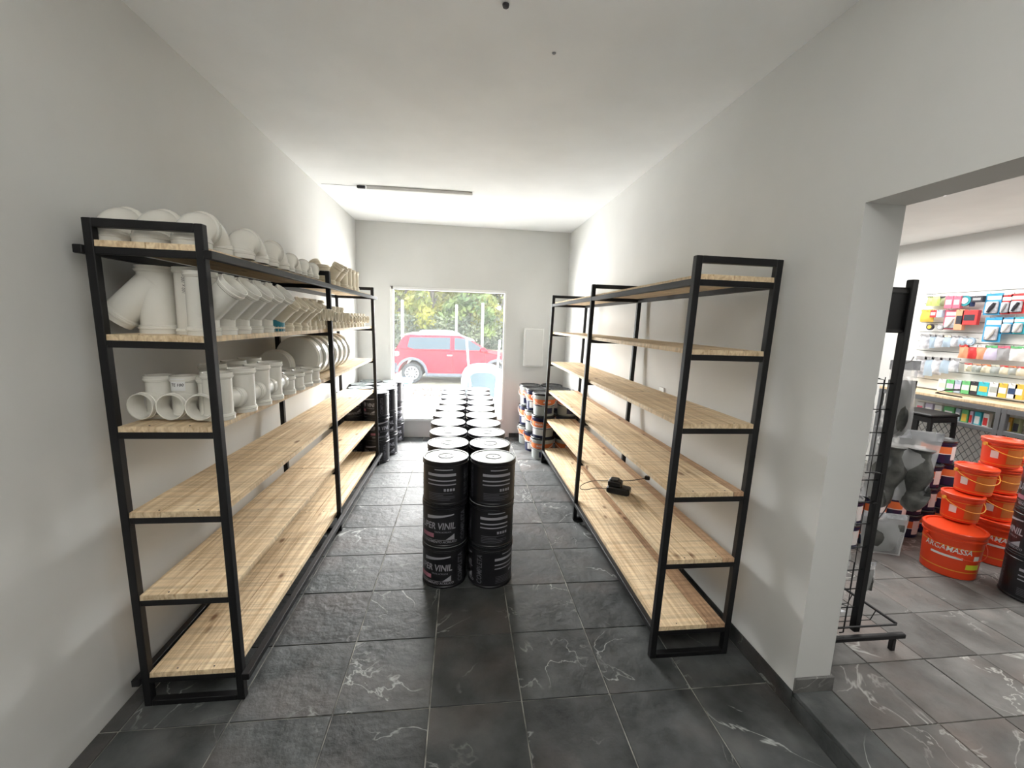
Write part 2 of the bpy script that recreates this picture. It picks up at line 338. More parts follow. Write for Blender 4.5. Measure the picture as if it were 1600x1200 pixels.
# ------------------------------------------------------------------ shelving racks
def rack(name, label, xf, xb, ys, TZ, lz, tl, sgn, rails_out, planks, seed):
    rr = random.Random(seed)
    cx = (xf + xb) / 2; cy = (ys[0] + ys[2]) / 2
    t = thing(name, label, 'shelf', (cx, cy, 0)); ps = 0.03
    def put(nm, mb, m, lab=None):
        mb.shear(tl); mb.v = [(x - cx, y - cy, z) for x, y, z in mb.v]
        o = mb.build(nm, m, t)
        if lab: o['label'] = lab
        return o
    fx = sorted((xf, xf - sgn * ps)); bx = sorted((xb, xb + sgn * ps))   # sgn=+1: front is +x side
    ix = (bx[1], fx[0]) if sgn > 0 else (fx[1], bx[0])
    for y in ys:
        for a in (fx, bx): put('post', MB().bbox(a[0], a[1], y, y + ps, 0.0, TZ, .002), M['metal'])
        put('top_bar', MB().bbox(ix[0], ix[1], y, y + ps, TZ - ps, TZ, .002), M['metal'])
        put('foot_bar', MB().bbox(ix[0], ix[1], y, y + ps, 0.0, 0.025, .002), M['metal'])
        for z in lz: put('cross_bar', MB().bbox(ix[0], ix[1], y + .003, y + ps - .003, z - .014, z + .012, .002), M['metal'])
    for z in (lz[0], lz[5]):
        for a, d in ((fx, sgn), (bx, -sgn)):
            if rails_out:
                e = (a[1], a[1] + ps) if d > 0 else (a[0] - ps, a[0])
                put('rail', MB().bbox(e[0], e[1], ys[0] - .012, ys[2] + ps + .02, z - .015, z + .015, .002), M['metal'])
            else:
                for k in (0, 1): put('rail', MB().bbox(a[0] + .001, a[1] - .001, ys[k] + ps, ys[k + 1], z - .014, z + .016, .002), M['metal'])
    for li, z in enumerate(lz):
        z0 = z + .0125; th = .022
        for k in (0, 1):
            ya, yb = ys[k] + (.003 if k == 0 else ps / 2 + .001), ys[k + 1] + (ps / 2 - .001 if k == 0 else ps - .003)
            segs = planks[li]; x = ix[0]; Wd = ix[1] - ix[0]
            for si, (w_, mt) in enumerate(segs):
                x2 = x + Wd * w_; n = 14; g = .0012
                mb = MB(); vs = []; fs = []
                for q in range(n + 1):
                    yy = ya + (yb - ya) * q / n
                    ja, jb = (rr.uniform(-.001, .0015) if si == 0 else 0), (rr.uniform(-.0015, .001) if si == len(segs) - 1 else 0)
                    for (xx, zz) in ((x + g + ja * 0, z0), (x2 - g, z0), (x2 - g - .0015 + jb, z0 + th), (x + g + .0015 + ja, z0 + th)): vs.append((xx, yy, zz + (rr.uniform(-.0005, .0005) if zz > z0 else 0)))
                for q in range(n):
                    for c in range(4): d = (c + 1) % 4; fs.append((q * 4 + c, q * 4 + 4 + c, q * 4 + 4 + d, q * 4 + d))
                fs += [(0, 1, 2, 3), (n * 4 + 3, n * 4 + 2, n * 4 + 1, n * 4)]
                mb.add(vs, fs); o = put('plank', mb, M[mt])
                x = x2
        for (xx, yy) in ((ix[0] + .1, ys[0] + .02), (ix[1] - .09, ys[0] + .02), (ix[0] + .1, ys[1] + .015), (ix[1] - .1, ys[1] + .015)):
            put('nail', MB().lathe([(.0035, z0 + th - .002), (.0035, z0 + th + .0012)], 6, (xx, yy, 0)), M['ink'])
    return t
LX, LB, LY, LZ = -.9189, -1.3117, (1.6984, 3.1667, 4.6581), [1.845, 1.5127, 1.1665, .822, .4684, .1189]
RX, RB, RY, RZ = .9812, 1.394, (1.7709, 3.2509, 4.7086), [1.8421, 1.5112, 1.1698, .8352, .4935, .138]
TL, TRr = -.019, .0246
W1 = [(1.0, 'wood')]; 
rack('shelving_unit', 'black steel and pine shelving unit on the left, top shelves holding white pipe fittings', LX, LB, LY, 1.954, LZ, TL, 1, True,
     [[(.5, 'wood'), (.5, 'wood')], W1, W1, [(.34, 'wood'), (.66, 'wood')], [(.4, 'wood'), (.6, 'wood')], [(.55, 'wood'), (.45, 'wood')]], 3)
rack('shelving_unit', 'black steel and pine shelving unit on the right, empty but for a charger', RX, RB, RY, 1.955, RZ, TRr, -1, False,
     [[(.45, 'wood'), (.55, 'wood')], [(.5, 'wood'), (.5, 'wood')], [(.7, 'wood'), (.3, 'wood')], [(.85, 'wood'), (.15, 'wood2')], [(.4, 'wood'), (.42, 'wood'), (.18, 'wood2')], [(.72, 'wood'), (.28, 'wood2')]], 5)
LS = [z + .0345 for z in LZ]   # shelf surfaces, left
def lx(x, z): return x + TL * (z - 1)

# ------------------------------------------------------------------ PVC fittings
def hollow(mb, path, r, col0, col1, n=20, th=.004, ce=1.09):
    """path = [(p,t)], collars of length fraction at ends"""
    P = [Vector(p) for p, t in path]; T = [Vector(t) for p, t in path]
    L_ = [0]
    for i in range(1, len(P)): L_.append(L_[-1] + (P[i] - P[i - 1]).length)
    tot = L_[-1]
    def at(s):
        for i in range(1, len(P)):
            if s <= L_[i] + 1e-9:
                u = (s - L_[i - 1]) / max(1e-9, L_[i] - L_[i - 1]); return P[i - 1].lerp(P[i], u), T[i - 1].lerp(T[i], u)
        return P[-1], T[-1]
    ss = [(0, ce)] + ([(col0 * .55, ce), (col0 * .6, ce * 1.04), (col0 * .8, ce * 1.04), (col0 * .86, ce), (col0, ce), (col0 + .004, 1)] if col0 else [])
    for q in L_[1:-1]:
        if q > col0 + .005 and q < tot - col1 - .005: ss.append((q, 1))
    ss += ([(tot - col1 - .004, 1), (tot - col1, ce), (tot - col1 * .86, ce), (tot - col1 * .8, ce * 1.04), (tot - col1 * .6, ce * 1.04), (tot - col1 * .55, ce)] if col1 else []) + [(tot, ce)]
    rings = []
    for s, k_ in ss: p_, t_ = at(s); rings.append((p_, t_, r * k_))
    inn = [(p_, t_, rr_ - th if i in (0, len(rings) - 1) else r - th) for i, (p_, t_, rr_) in enumerate(rings)][::-1]
    mb.sweep(rings + inn, n, loop=True)
def arc(c, r, a0, a1, n, plane):
    out = []
    for i in range(n + 1):
        a = a0 + (a1 - a0) * i / n; ca, sa = math.cos(a), math.sin(a)
        s_ = 1 if a1 > a0 else -1
        if plane == 'yz': out.append(((c[0], c[1] + r * ca, c[2] + r * sa), (0, -sa * s_, ca * s_)))
        else: out.append(((c[0] + r * ca, c[1], c[2] + r * sa), (-sa * s_, 0, ca * s_)))
    return out
def m_elbow(r, hgt):
    # mouth down at origin, other mouth facing +y
    mb = MB(); Rb = r * 1.12; h0 = hgt - Rb - r
    path = [((0, 0, 0), (0, 0, 1)), ((0, 0, h0), (0, 0, 1))] + arc((0, Rb, h0), Rb, PI, PI / 2, 8, 'yz')[1:] + [((0, Rb + r * .12, h0 + Rb), (0, 1, 0))]
    hollow(mb, path, r, r * .6, r * .1, 20); return mb
def m_tee(r, h, bl, bz, bdir=(0, -1, 0), rb=None, col='pvc'):
    rb = rb or r * .92; mb = MB()
    hollow(mb, [((0, 0, 0), (0, 0, 1)), ((0, 0, h), (0, 0, 1))], r, .022, .022, 20)
    d = Vector(bdir).normalized(); s = Vector((0, 0, bz))
    hollow(mb, [(s + d * r * .55, d), (s + d * bl, d)], rb, 0, .03, 20); return mb
def m_wye(r, h, bl, bz, bdir):
    mb = MB(); hollow(mb, [((0, 0, 0), (0, 0, 1)), ((0, 0, h), (0, 0, 1))], r, .03, .02, 20)
    d = Vector(bdir).normalized(); s = Vector((0, 0, bz))
    hollow(mb, [(s, d), (s + d * bl, d)], r * .96, 0, .03, 20); return mb
def m_coupling(r, h):
    mb = MB(); hollow(mb, [((0, 0, 0), (0, 0, 1)), ((0, 0, h), (0, 0, 1))], r, .02, .02, 20)
    return mb
NTH = ['first', 'second', 'third', 'fourth', 'fifth', 'sixth', 'seventh', 'eighth', 'ninth', 'tenth', 'eleventh', 'twelfth', 'thirteenth', 'fourteenth']
PRO = {}
def fit_(name, key, maker, m, label, cat, x, y, z, rz=0, grp=None, dxz=True):
    if key not in PRO:
        o = maker().build(name, m); PRO[key] = o.data
    else: o = link(name, PRO[key])
    o.location = (lx(x, z), y, z + .0008); o.rotation_euler = (0, 0, rz); tag(o, label, cat, grp); return o
z = LS[0]
XF = -1.01
archs = [(1.80, 1.952, .059, .145, [-1.285, -1.15, -1.015]), (2.075, 2.216, .055, .138, [-1.12, -.98]), (2.335, 2.47, .053, .132, [-1.12, -.98]), (2.575, 2.68, .04, .105, [-.975]), (2.775, 2.877, .039, .1, [-.975])]
for ai, (ya, yb, r, h, xs) in enumerate(archs):
    for xi, x in enumerate(xs):
        where = {0: ['against the wall', 'in the middle', 'at the aisle edge'], 1: ['behind, nearer the wall', 'at the aisle edge'], 2: ['behind, nearer the wall', 'at the aisle edge'], 3: ['at the aisle edge'], 4: ['at the aisle edge']}[ai][xi]
        for half in (0, 1):
            yy = (ya, yb)[half]
            fit_('pipe_elbow', ('el', r), lambda: m_elbow(r, h), M['pvc'], 'white PVC elbow, top shelf, %s arched pair, %s half, %s' % (NTH[ai], ('near', 'far')[half], where), 'pipe fitting', x, yy, z, 0 if half == 0 else PI, 'white elbows on the top shelf')
fit_('pipe_elbow', ('el', .04), None, M['pvc'], 'single small white PVC elbow on top shelf, just before the middle post', 'pipe fitting', -.975, 2.985, z, 0.3, 'white elbows on the top shelf')
for i, y in enumerate((3.33, 3.47, 3.6)):
    fit_('pipe_wye', 'wyt', lambda: m_wye(.042, .13, .13, .05, (1, -.2, 1.2)), M['pvc2'], 'cream angled PVC branch on top shelf past the middle post, %s of three' % NTH[i], 'pipe fitting', XF - .0, y, z, PI * .95 if i == 0 else 0, 'cream fittings at the far end of the top shelf')
for i, y in enumerate((3.74, 3.87, 4.0, 4.12)):
    fit_('pipe_tee', 'tet', lambda: m_tee(.038, .17, .085, .08, (-1, 0, 0)), M['pvc2'], 'cream PVC tee near the far end of the top shelf, %s of four' % NTH[i], 'pipe fitting', XF + .03, y, z, R.uniform(-.4, .4), 'cream fittings at the far end of the top shelf')
# second shelf
z = LS[1]
fit_('pipe_wye', 'wyb', lambda: m_wye(.062, .262, .2, .2, (-.14, -.04, -.15)), M['pvc'], 'big white PVC wye with its branch hanging forward, near end of second shelf', 'pipe fitting', -1.2, 1.865, z, 0)
cp = fit_('pipe_coupling', 'cpb', lambda: m_coupling(.056, .262), M['pvc'], 'tall straight white PVC sleeve with small dark print, near end of second shelf', 'pipe fitting', -1.07, 1.86, z, -PI / 2)
mb = MB(); wrap(mb, text_geo('100 x 100', .016), .0565, .05, .19, True); mb.build('print', M['ink'], cp)
for i, y in enumerate((1.8, 1.92, 2.04, 2.16, 2.28)):
    o = fit_('pipe_wye', 'wy1', lambda: m_wye(.052, .245, .17, .085, (1, .0, .95)), M['pvc'], 'large white PVC wye on second shelf at the aisle edge, %s from the near post' % NTH[i], 'pipe fitting', -1.0, y, z, 0, 'large wyes on the second shelf')
for i, y in enumerate((2.39, 2.52, 2.64, 2.75)):
    o = fit_('pipe_wye', 'wy2', lambda: m_wye(.045, .19, .14, .065, (1, .0, .95)), M['pvc2'], ('cream PVC wye with a teal band, second shelf' if i == 0 else 'cream PVC wye on second shelf, %s past the teal-banded one' % NTH[i - 1]), 'pipe fitting', -.985, y, z, 0, 'smaller wyes on the second shelf')
    if i == 0:
        mb = MB(); mb.lathe([(.0495, .003), (.0495, .062)], 20, cap=False); mb.build('label_band', M['teal'], o)['label'] = 'teal paper band'
for i, y in enumerate((2.84, 2.94, 3.04, 3.12)):
    fit_('pipe_tee', 'te2', lambda: m_tee(.04, .17, .09, .1, (1, 0, 0)), M['pvc2'], 'cream PVC tee on second shelf before the middle post, %s of four' % NTH[i], 'pipe fitting', -.99, y, z, R.uniform(-.1, .1), 'cream tees on the second shelf')
for i, y in enumerate((3.26, 3.37, 3.48, 3.59, 3.7, 3.81, 3.92, 4.03, 4.14, 4.25, 4.36)):
    fit_('pipe_tee', 'te3' if i < 4 else 'te4', (lambda: m_tee(.037, .165, .08, .085, (1, 0, 0))) if i < 4 else (lambda: m_tee(.032, .125, .07, .07, (1, 0, 0))), M['pvc2'], 'small cream PVC tee on second shelf past the middle post, %s in line' % NTH[i], 'pipe fitting', -.985, y, z, R.uniform(-.15, .15), 'small cream tees at the far end of the second shelf')
for i, y in enumerate((2.45, 2.62, 2.8, 2.96, 3.3, 3.46, 3.62)):
    fit_('pipe_coupling', 'cp2', lambda: m_coupling(.05, .215), M['pvc2'], 'tall cream PVC sleeve at the back of second shelf, %s in the back line' % NTH[i], 'pipe fitting', -1.16, y, z, 0, 'cream sleeves at the back of the second shelf')
for i, (x, y) in enumerate(((-1.2, 2.13), (-1.16, 2.29))):
    fit_('pipe_coupling', 'cp3', lambda: m_coupling(.055, .245), M['pvc'], 'white PVC sleeve behind the large wyes, second shelf, %s one' % ('nearer', 'farther')[i], 'pipe fitting', x, y, z, 0)
# third shelf
z = LS[2]
for i, (x, y) in enumerate(((-1.235, 1.87), (-1.135, 1.865), (-1.03, 1.86))):
    o = fit_('pipe_tee', 'te5', lambda: m_tee(.046, .175, .1, .062, (0, -1, 0), .048), M['pvc'], 'white PVC tee, mouth facing the near end, third shelf, %s from the wall' % NTH[i], 'pipe fitting', x, y, z, (-.12, 0, .05)[i], 'tees facing the near end of the third shelf')
    if i == 1:
        mb = MB(); band(mb, .0505, -2.1, -1.0, .118, .168, 6); s_ = mb.build('sticker', M['whitep'], o); mb = MB(); wrap(mb, text_geo('TE 100', .016, .0003), .0512, -1.55, .142); mb.build('lettering', M['ink'], s_)
for i, (x, y, rz) in enumerate(((-.995, 1.84, 2.9), (-.98, 2.0, 3.0), (-.98, 2.15, 3.1), (-.98, 2.29, 3.1))):
    o = fit_('pipe_tee', 'te6', lambda: m_tee(.052, .195, .11, .075, (0, -1, 0), .04), M['pvc'], 'white PVC tee, ringed branch facing away, third shelf aisle edge, %s of four' % NTH[i], 'pipe fitting', x, y, z, rz, 'tees at the aisle edge of the third shelf')
for i, (x, y) in enumerate(((-1.13, 2.06), (-1.12, 2.22), (-1.12, 2.38))):
    fit_('pipe_tee', 'te7', lambda: m_tee(.05, .205, .1, .1, (0, -1, 0), .04), M['pvc'], 'white PVC tee in the back line of the third shelf, %s of three' % NTH[i], 'pipe fitting', x, y, z, PI * .9, 'tees in the back line of the third shelf')
for i, (x, y) in enumerate(((-.985, 2.46), (-.985, 2.6), (-.985, 2.74), (-.985, 2.88), (-1.11, 2.52), (-1.11, 2.66), (-1.11, 2.8), (-1.11, 2.94))):
    fit_('pipe_coupling', 'cp5', lambda: m_coupling(.055, .1), M['pvc'], 'short white PVC coupling on third shelf, %s %s' % (NTH[i % 4], 'in the aisle line' if i < 4 else 'in the line behind'), 'pipe fitting', x, y, z, 0, 'short couplings on the third shelf')
def m_disc(r, d):
    mb = MB(); mb.lathe([(r * .15, 0), (r * .93, .0), (r * .965, .004), (r * .97, .012), (r, .014), (r, d), (r * .97, d), (r * .965, .02), (r * .15, .016)], 40, ax=1, cap=True); return mb
for i, y in enumerate((2.86, 3.02, 3.15, 3.28, 3.41, 3.54, 3.67, 3.80)):
    r = .105 if i == 0 else .147
    o = fit_('round_pvc_plate', ('dc', r), lambda: m_disc(r, .075), M['pvc'], ('smaller round white PVC cap standing before the big ones, third shelf' if i == 0 else 'big round white PVC cap standing on edge, third shelf, %s in the row' % NTH[i - 1]), 'pipe fitting', -1.2 if i == 0 else -1.114, y, z + r, 0, None if i == 0 else 'big caps standing on the third shelf')

# ------------------------------------------------------------------ paint cans and pails
RC, HC = .1415, .27
def can_proto():
    t = thing('paint_can', 'x', 'paint can')
    mb = MB(); mb.lathe([(RC - .006, 0), (RC - .001, .003), (RC - .001, .012), (RC - .004, .016), (RC - .004, .235), (RC, .238), (RC, .246), (RC - .004, .249), (RC - .003, .256), (RC - .001, .258), (RC - .001, HC - .002), (RC - .003, HC - .001), (RC - .01, HC - .008)], 32)
    mb.build('body', M['can'], t)
    mb = MB(); mb.lathe([(RC - .003, HC - .0005), (RC - .006, HC), (RC - .012, HC), (RC - .016, HC - .004), (.05, HC - .004), (.048, HC - .001), (.044, HC - .001), (.042, HC - .004), (.0005, HC - .004)], 36, cap=False)
    lid = mb.build('lid', M['lid'], t); lid['label'] = 'white printed lid'
    mb = MB()
    def fan(r0, r1, a0, a1, n=8, zz=HC - .0034, sk=0.0):
        vs = []; fs = []
        for i in range(n + 1):
            u = i / n; a = a0 + (a1 - a0) * u; c, s = math.cos(a), math.sin(a); wv = math.sin(u * PI) * sk
            vs += [(r0 * c, r0 * s, zz), ((r1 + wv) * c, (r1 + wv) * s, zz)]
            if i < n: fs.append((2 * i, 2 * i + 2, 2 * i + 3, 2 * i + 1))
        mb.add(vs, fs)
    fan(.07, .08, -.5, .5, sk=.025); fan(.06, .072, 2.2, 3.5, sk=.03); fan(.08, .112, -1.2, -.8)
    mb.build('swoosh', M['lidband'], lid)['kind'] = 'stuff'
    mb = MB(); fan(.043, .048, .5, 2.6, 12, HC - .0006); mb.lathe([(.006, HC - .0036), (.006, HC - .002)], 8); mb.build('ring_print', M['ink'], lid)
    # side print
    r = RC - .0032; mb = MB(); a = 0.0
    wrap(mb, text_geo('SUPER VINIL', .058, .0012, .8), r, a - .1, .135)
    wrap(mb, text_geo('TINTA ACRILICA', .014), r, a + .25, .098)
    wrap(mb, text_geo('RENDIMENTO ACRILICO', .02, .0003), r, a + .1, .035)
    band(mb, r, a - .5, a + .75, .178, .2, 12, .205, .212); band(mb, r, a + .4, a + .78, .05, .052, 6, .05, .085); band(mb, r, a - .9, a + .8, .047, .049, 14)
    # info panel
    for (zz, hh, a0_, a1_) in ((.19, .016, 1.95, 3.25), (.155, .008, 1.95, 3.25), (.13, .007, 1.95, 3.25), (.222, .006, 2.3, 3.1)): band(mb, r, a0_, a1_, zz - hh / 2, zz + hh / 2, 12)
    for q in range(4): band(mb, r, 2.72 + q * .13, 2.81 + q * .13, .09, .106, 2)
    mb.build('lettering', M['canprint'], t)
    mb = MB(); wrap(mb, text_geo('COMPLETA', .05, .001, .75), r, a + 1.25, .12, True)
    for (zz, a1_) in ((.065, 2.7), (.055, 3.2), (.075, 3.1), (.045, 3.2), (.035, 3.0)): band(mb, r, 2.0, a1_, zz, zz + .003, 8)
    for (a0_, a1_) in ((-2.6, -1.0),):
        for zz in (.2, .19, .18, .16, .15, .12, .11, .1, .08, .07, .05): band(mb, r, a0_, a1_ - R.uniform(0, .5), zz, zz + .004, 8)
    mb.build('fine_print', M['canprint2'], t)
    mb = MB(); band(mb, r, a - .85, a - .15, .062, .088, 6); mb.build('colour_tag', M['pink'], t)
    return t
CP = can_proto(); CPT = proto_tree(CP); used = [False]
def can(x, y, zk, rz, label, grp, z0=0.0, lidm=None):
    if not used[0]: o = CP; used[0] = True
    else: o = copy_tree(CPT)
    o.location = (x, y, z0 + zk * (HC + .0006) + .0008); o.rotation_euler = (0, 0, rz); tag(o, label, 'paint can', grp); return o
LV = ['bottom', 'middle', 'top']
Lc = [(-.088, 2.535), (-.084, 2.825), (-.09, 3.115), (-.098, 3.405), (-.105, 3.692), (-.1, 3.98), (-.085, 4.27), (-.08, 4.56), (-.092, 4.85), (-.08, 5.14)]
Rc = [(x_ + .004, y_) for x_, y_ in [(.2, 2.515), (.2, 2.805), (.195, 3.095), (.188, 3.385), (.18, 3.675), (.187, 3.965), (.2, 4.255), (.205, 4.545), (.194, 4.835), (.205, 5.125)]]
frontL = [-PI / 2 - .35, -PI / 2 - .3, PI]   # rotations
for side, lst in (('left', Lc), ('right', Rc)):
    for i, (x, y) in enumerate(lst):
        for kz in range(3):
            if side == 'left': rz = [-PI / 2 - .45, -PI / 2 - .32, PI - 1.2][kz]
            else: rz = [PI - .25, PI - .95, PI - .9][kz]
            if i > 0: rz = R.uniform(0, 6.28)
            can(x + (R.uniform(-.003, .003) if kz else 0), y + (R.uniform(-.003, .003) if kz else 0), kz, rz, 'black paint can, %s of its stack, %s stack from the front, %s aisle column' % (LV[kz], NTH[i], side), 'black cans stacked down the aisle')
for j, x in enumerate((-.957, -1.2435)):
    for i, y in enumerate((4.84, 5.123, 5.405, 5.686)):
        for kz in range(3):
            can(x + (0, .05, .005, .055)[i], y, kz, R.uniform(-2.4, -1.0), 'black paint can, %s of %s stack past the left shelving, %s' % (LV[kz], NTH[i], ('aisle side', 'wall side')[j]), 'black cans behind the left shelving')
    # pails at right
def pail_proto(name, r0, r1, h, body, lidm, bands, handle=True, hm='whitep'):
    t = thing(name, 'x', 'bucket')
    mb = MB(); tp = (r1 - r0) / h
    mb.lathe([(r0 - .004, 0), (r0, .004), (r0 + tp * (h * .82), h * .82), (r1 + .006, h * .83), (r1 + .006, h * .86), (r1 + .001, h * .865), (r1, h * .93)], 32)
    mb.build('body', body, t)
    mb = MB(); mb.lathe([(r1 + .007, h * .92), (r1 + .009, h * .93), (r1 + .009, h * .985), (r1 + .005, h), (r1 - .006, h), (r1 - .012, h - .008), (.01, h - .008)], 36); mb.build('lid', lidm, t)
    for (nm, m, parts) in bands:
        mb = MB()
        for q in parts:
            if q[0] == 'b': band(mb, r0 + .0012, q[1], q[2], q[3], q[4], 14, taper=tp)
            else: wrap(mb, text_geo(q[1], q[2], .0006, q[5] if len(q) > 5 else .9), r0 + .0018, q[3], q[4], taper=tp)
        mb.build(nm, m, t)
    if handle:
        zz = h * .8; a = .35; pts = []
        rr = r1 + .014
        for i in range(13):
            u = i / 12; ang = PI * u
            pts.append((rr * math.cos(ang), -rr * math.sin(ang) * .99, zz - math.sin(ang) * .1 * (h / .3)))
        mb = MB().tube(pts, .0028, 6); mb.lathe([(.012, -.006), (.012, .006)], 10, (rr, 0, zz), ax=0).lathe([(.012, -.006), (.012, .006)], 10, (-rr, 0, zz), ax=0)
        mb.build('handle', M[hm], t)
    return t
def put_tree(pr, x, y, z, rz, label, grp, st):
    o = pr[0] if not st[0] else copy_tree(pr); st[0] = True
    o.location = (x, y, z + .0008); o.rotation_euler = (0, 0, rz); tag(o, label, None, grp); return o
P1 = proto_tree(pail_proto('paint_pail', .122, .137, .27, M['navy'], M['greylid'], [('orange_label', M['orangep'], [('b', -3.14, 3.14, .13, .2)]), ('white_label', M['whitep'], [('b', -3.14, 3.14, .118, .13), ('b', -2.3, -.9, .03, .11), ('t', 'MASSA', .034, -1.5, .165)]), ('pale_panel', M['palegreen'], [('b', -.9, 0.6, .015, .11)])])); s1 = [False]
P1b = proto_tree(pail_proto('paint_pail', .122, .137, .27, M['palegreen'], M['greylid'], [('orange_label', M['orangep'], [('b', -3.14, 3.14, .135, .2)]), ('navy_label', M['navy'], [('b', -3.14, 3.14, .118, .13), ('b', 0.4, 1.4, .02, .11), ('b', -1.6, -.9, .03, .1)]), ('white_label', M['whitep'], [('t', 'MASSA', .034, -1.5, .168)])])); s1b = [False]
for j in range(2):
    for i, y in enumerate((4.93, 5.25, 5.57)):
        for kz in range(3):
            x = (1.003, .965, .93)[i] + j * .298
            rz = R.uniform(-.5, .5) - .3
            put_tree(P1b if (i + kz) % 2 == 0 else P1, min(x, 1.3015), y, kz * .2708, rz, '%s paint pail, %s of the %s stack past the right shelving, %s' % ('pale grey' if (i + kz) % 2 == 0 else 'navy', LV[kz], NTH[i], ('window side', 'wall side')[j]), 'orange-banded pails in the far right corner', s1b if (i + kz) % 2 == 0 else s1)

# ------------------------------------------------------------------ small things in the main room
b = thing('battery_charger', 'black battery charger with docked battery and thin cord on right shelving', 'charger', (1.075 + TRr * (-.5), 2.58, RZ[4] + .0355), -.55)
MB().bbox(-.075, .075, -.045, .045, 0, .045, .008).build('base', M['black'], b)
MB().bbox(-.07, .02, -.035, .035, .045, .085, .007).bbox(-.06, .0, -.03, .03, .085, .095, .005).build('battery', M['black'], b)
zc = .004
pts = [(-.07, 0, .012), (-.13, .01, zc), (-.17, -.02, zc), (-.2, -.07, zc), (-.245, -.08, zc), (-.26, -.02, zc), (-.235, .07, zc), (-.19, .13, zc), (-.1, .18, zc), (-.0, .2, .015), (.08, .25, .02), (.14, .3, .03)]
def smooth(pts, k=3):
    P = [Vector(p) for p in pts]
    for _ in range(k):
        Q = [P[0]]
        for i in range(len(P) - 1): Q += [P[i].lerp(P[i + 1], .25), P[i].lerp(P[i + 1], .75)]
        P = Q + [P[-1]]
    return P
MB().tube(smooth(pts), .0026, 6).build('cord', M['black'], b)
MB().bbox(.13, .165, .285, .315, .018, .045, .004).build('plug', M['black'], b)
o = thing('wall_socket', 'white socket plate on the right wall behind the shelving', 'socket', (XR - .0, 2.86, 1.16))
MB().bbox(-.01, 0, -.035, .035, -.05, .05, .003).build('plate', M['white'], o); MB().bbox(-.013, -.0095, -.018, .018, -.02, .02, .001).build('outlet', M['gray'], o)
o = thing('electric_panel', 'flat white electrical panel box on the back wall right of the window', 'panel box', (.992, D, 1.3))
MB().bbox(-.135, .135, -.07, -.0005, -.265, .265, .004).build('box', M['white'], o); MB().bbox(-.118, .118, -.078, -.0705, -.248, .248, .003).build('cover', M['wall'], o)
o = thing('ceiling_batten', 'slim grey tube light batten without a tube on the ceiling', 'light fixture', (-.42, 4.335, H), -.02)
MB().bbox(-.5, .5, -.022, .022, -.03, -.0005, .004).build('body', M['white'], o); MB().bbox(-.59, -.515, -.015, .015, -.025, -.001, .003).build('connector', M['ink'], o)
MB().tube([(-.92, .01, -.004), (-.8, .0, -.006), (-.59, 0, -.008)], .002, 5).build('wire', M['gray'], o)
o = MB().lathe([(.004, -.012), (.012, -.01), (.014, -.0005)], 10).build('ceiling_hook', M['ink'], None, (.15, 1.84, H)); tag(o, 'small dark hook on the ceiling near the photograph top edge', 'hook')
o = MB().lathe([(.004, -.006), (.008, -.004), (.01, -.0005)], 10).build('ceiling_hook', M['gray'], None, (.4, 2.1, H)); tag(o, 'tiny pale screw cap on the ceiling', 'hook')
o = MB().lathe([(.0, 0), (.05, .002), (.06, .015), (.045, .03), (.01, .034)], 12).build('rag', M['bagw'], None, (-.29, 4.72, .001)); tag(o, 'small crumpled pale rag on the floor by the can column', 'rag')

# ------------------------------------------------------------------ side room: display stand in the doorway
ST = thing('display_stand', 'black wire display stand with blank header panel behind the doorway edge', 'display stand', (1.95, 1.68, S))
def stp(nm, mb, m='metal'): mb.v = [(x - 1.95, y - 1.68, z_ - S) for x, y, z_ in mb.v]; return mb.build(nm, M[m], ST)
for x in (1.975, 1.66): stp('post', MB().bbox(x - .016, x + .016, 1.665, 1.697, .17, 1.885, .003))
stp('header_panel', MB().bbox(1.676, 1.959, 1.678, 1.69, 1.65, 1.85, .002)); stp('header_rim', MB().bbox(1.676, 1.959, 1.674, 1.676, 1.825, 1.84, .0005).bbox(1.676, 1.959, 1.674, 1.676, 1.655, 1.665, .0005), 'black')
for z_ in (1.42, 1.3, 1.19, 1.08, .96, .85, .74, .62, .5, .4, .3): stp('wire', MB().tube([(1.67, 1.68, z_), (1.965, 1.68, z_)], .003, 6))
for x in (1.72, 1.82, 1.92): stp('wire', MB().tube([(x, 1.683, .18), (x, 1.683, 1.45)], .002, 6))
stp('base_rail', MB().bbox(1.6, 2.2, 1.618, 1.643, .158, .183, .004)); stp('base_rail', MB().bbox(1.63, 1.66, 1.643, 2.2, .158, .183, .004))
stp('foot', MB().bbox(2.13, 2.152, 1.62, 1.642, S, .158, .003)); stp('foot', MB().bbox(1.64, 1.662, 2.15, 2.172, S, .158, .003)); stp('foot', MB().bbox(1.64, 1.662, 1.62, 1.642, S, .158, .003))
stp('tray_rim', MB().tube([(2.17, 1.65, .22), (2.15, 2.25, .22)], .007, 8).tube([(1.66, 1.65, .215), (2.17, 1.65, .215)], .005, 8))
for i in range(4): stp('tray_wire', MB().tube([(2.165 - i * .005, 1.75 + i * .13, .218), (2.14, 1.75 + i * .13, .165), (2.1, 1.75 + i * .13, .165), (1.68, 1.75 + i * .13, .165)], .0025, 6))
for (x, y, z_) in ((1.86, 1.67, 1.44), (1.93, 1.67, 1.0), (1.86, 1.67, .56), (1.86, 1.67, .33)): stp('hook', MB().tube([(x - .05, y, z_), (x, y - .01, z_ + .005), (x + .02, y - .02, z_), (x + .02, y - .02, z_ - .14), (x + .01, y - .01, z_ - .15)], .003, 6))
for z_ in (1.5, 1.13, .69): stp('peg', MB().tube([(1.975, 1.69, z_), (2.3, 1.9, z_ + .01), (2.36, 1.94, z_ + .03)], .003, 6))
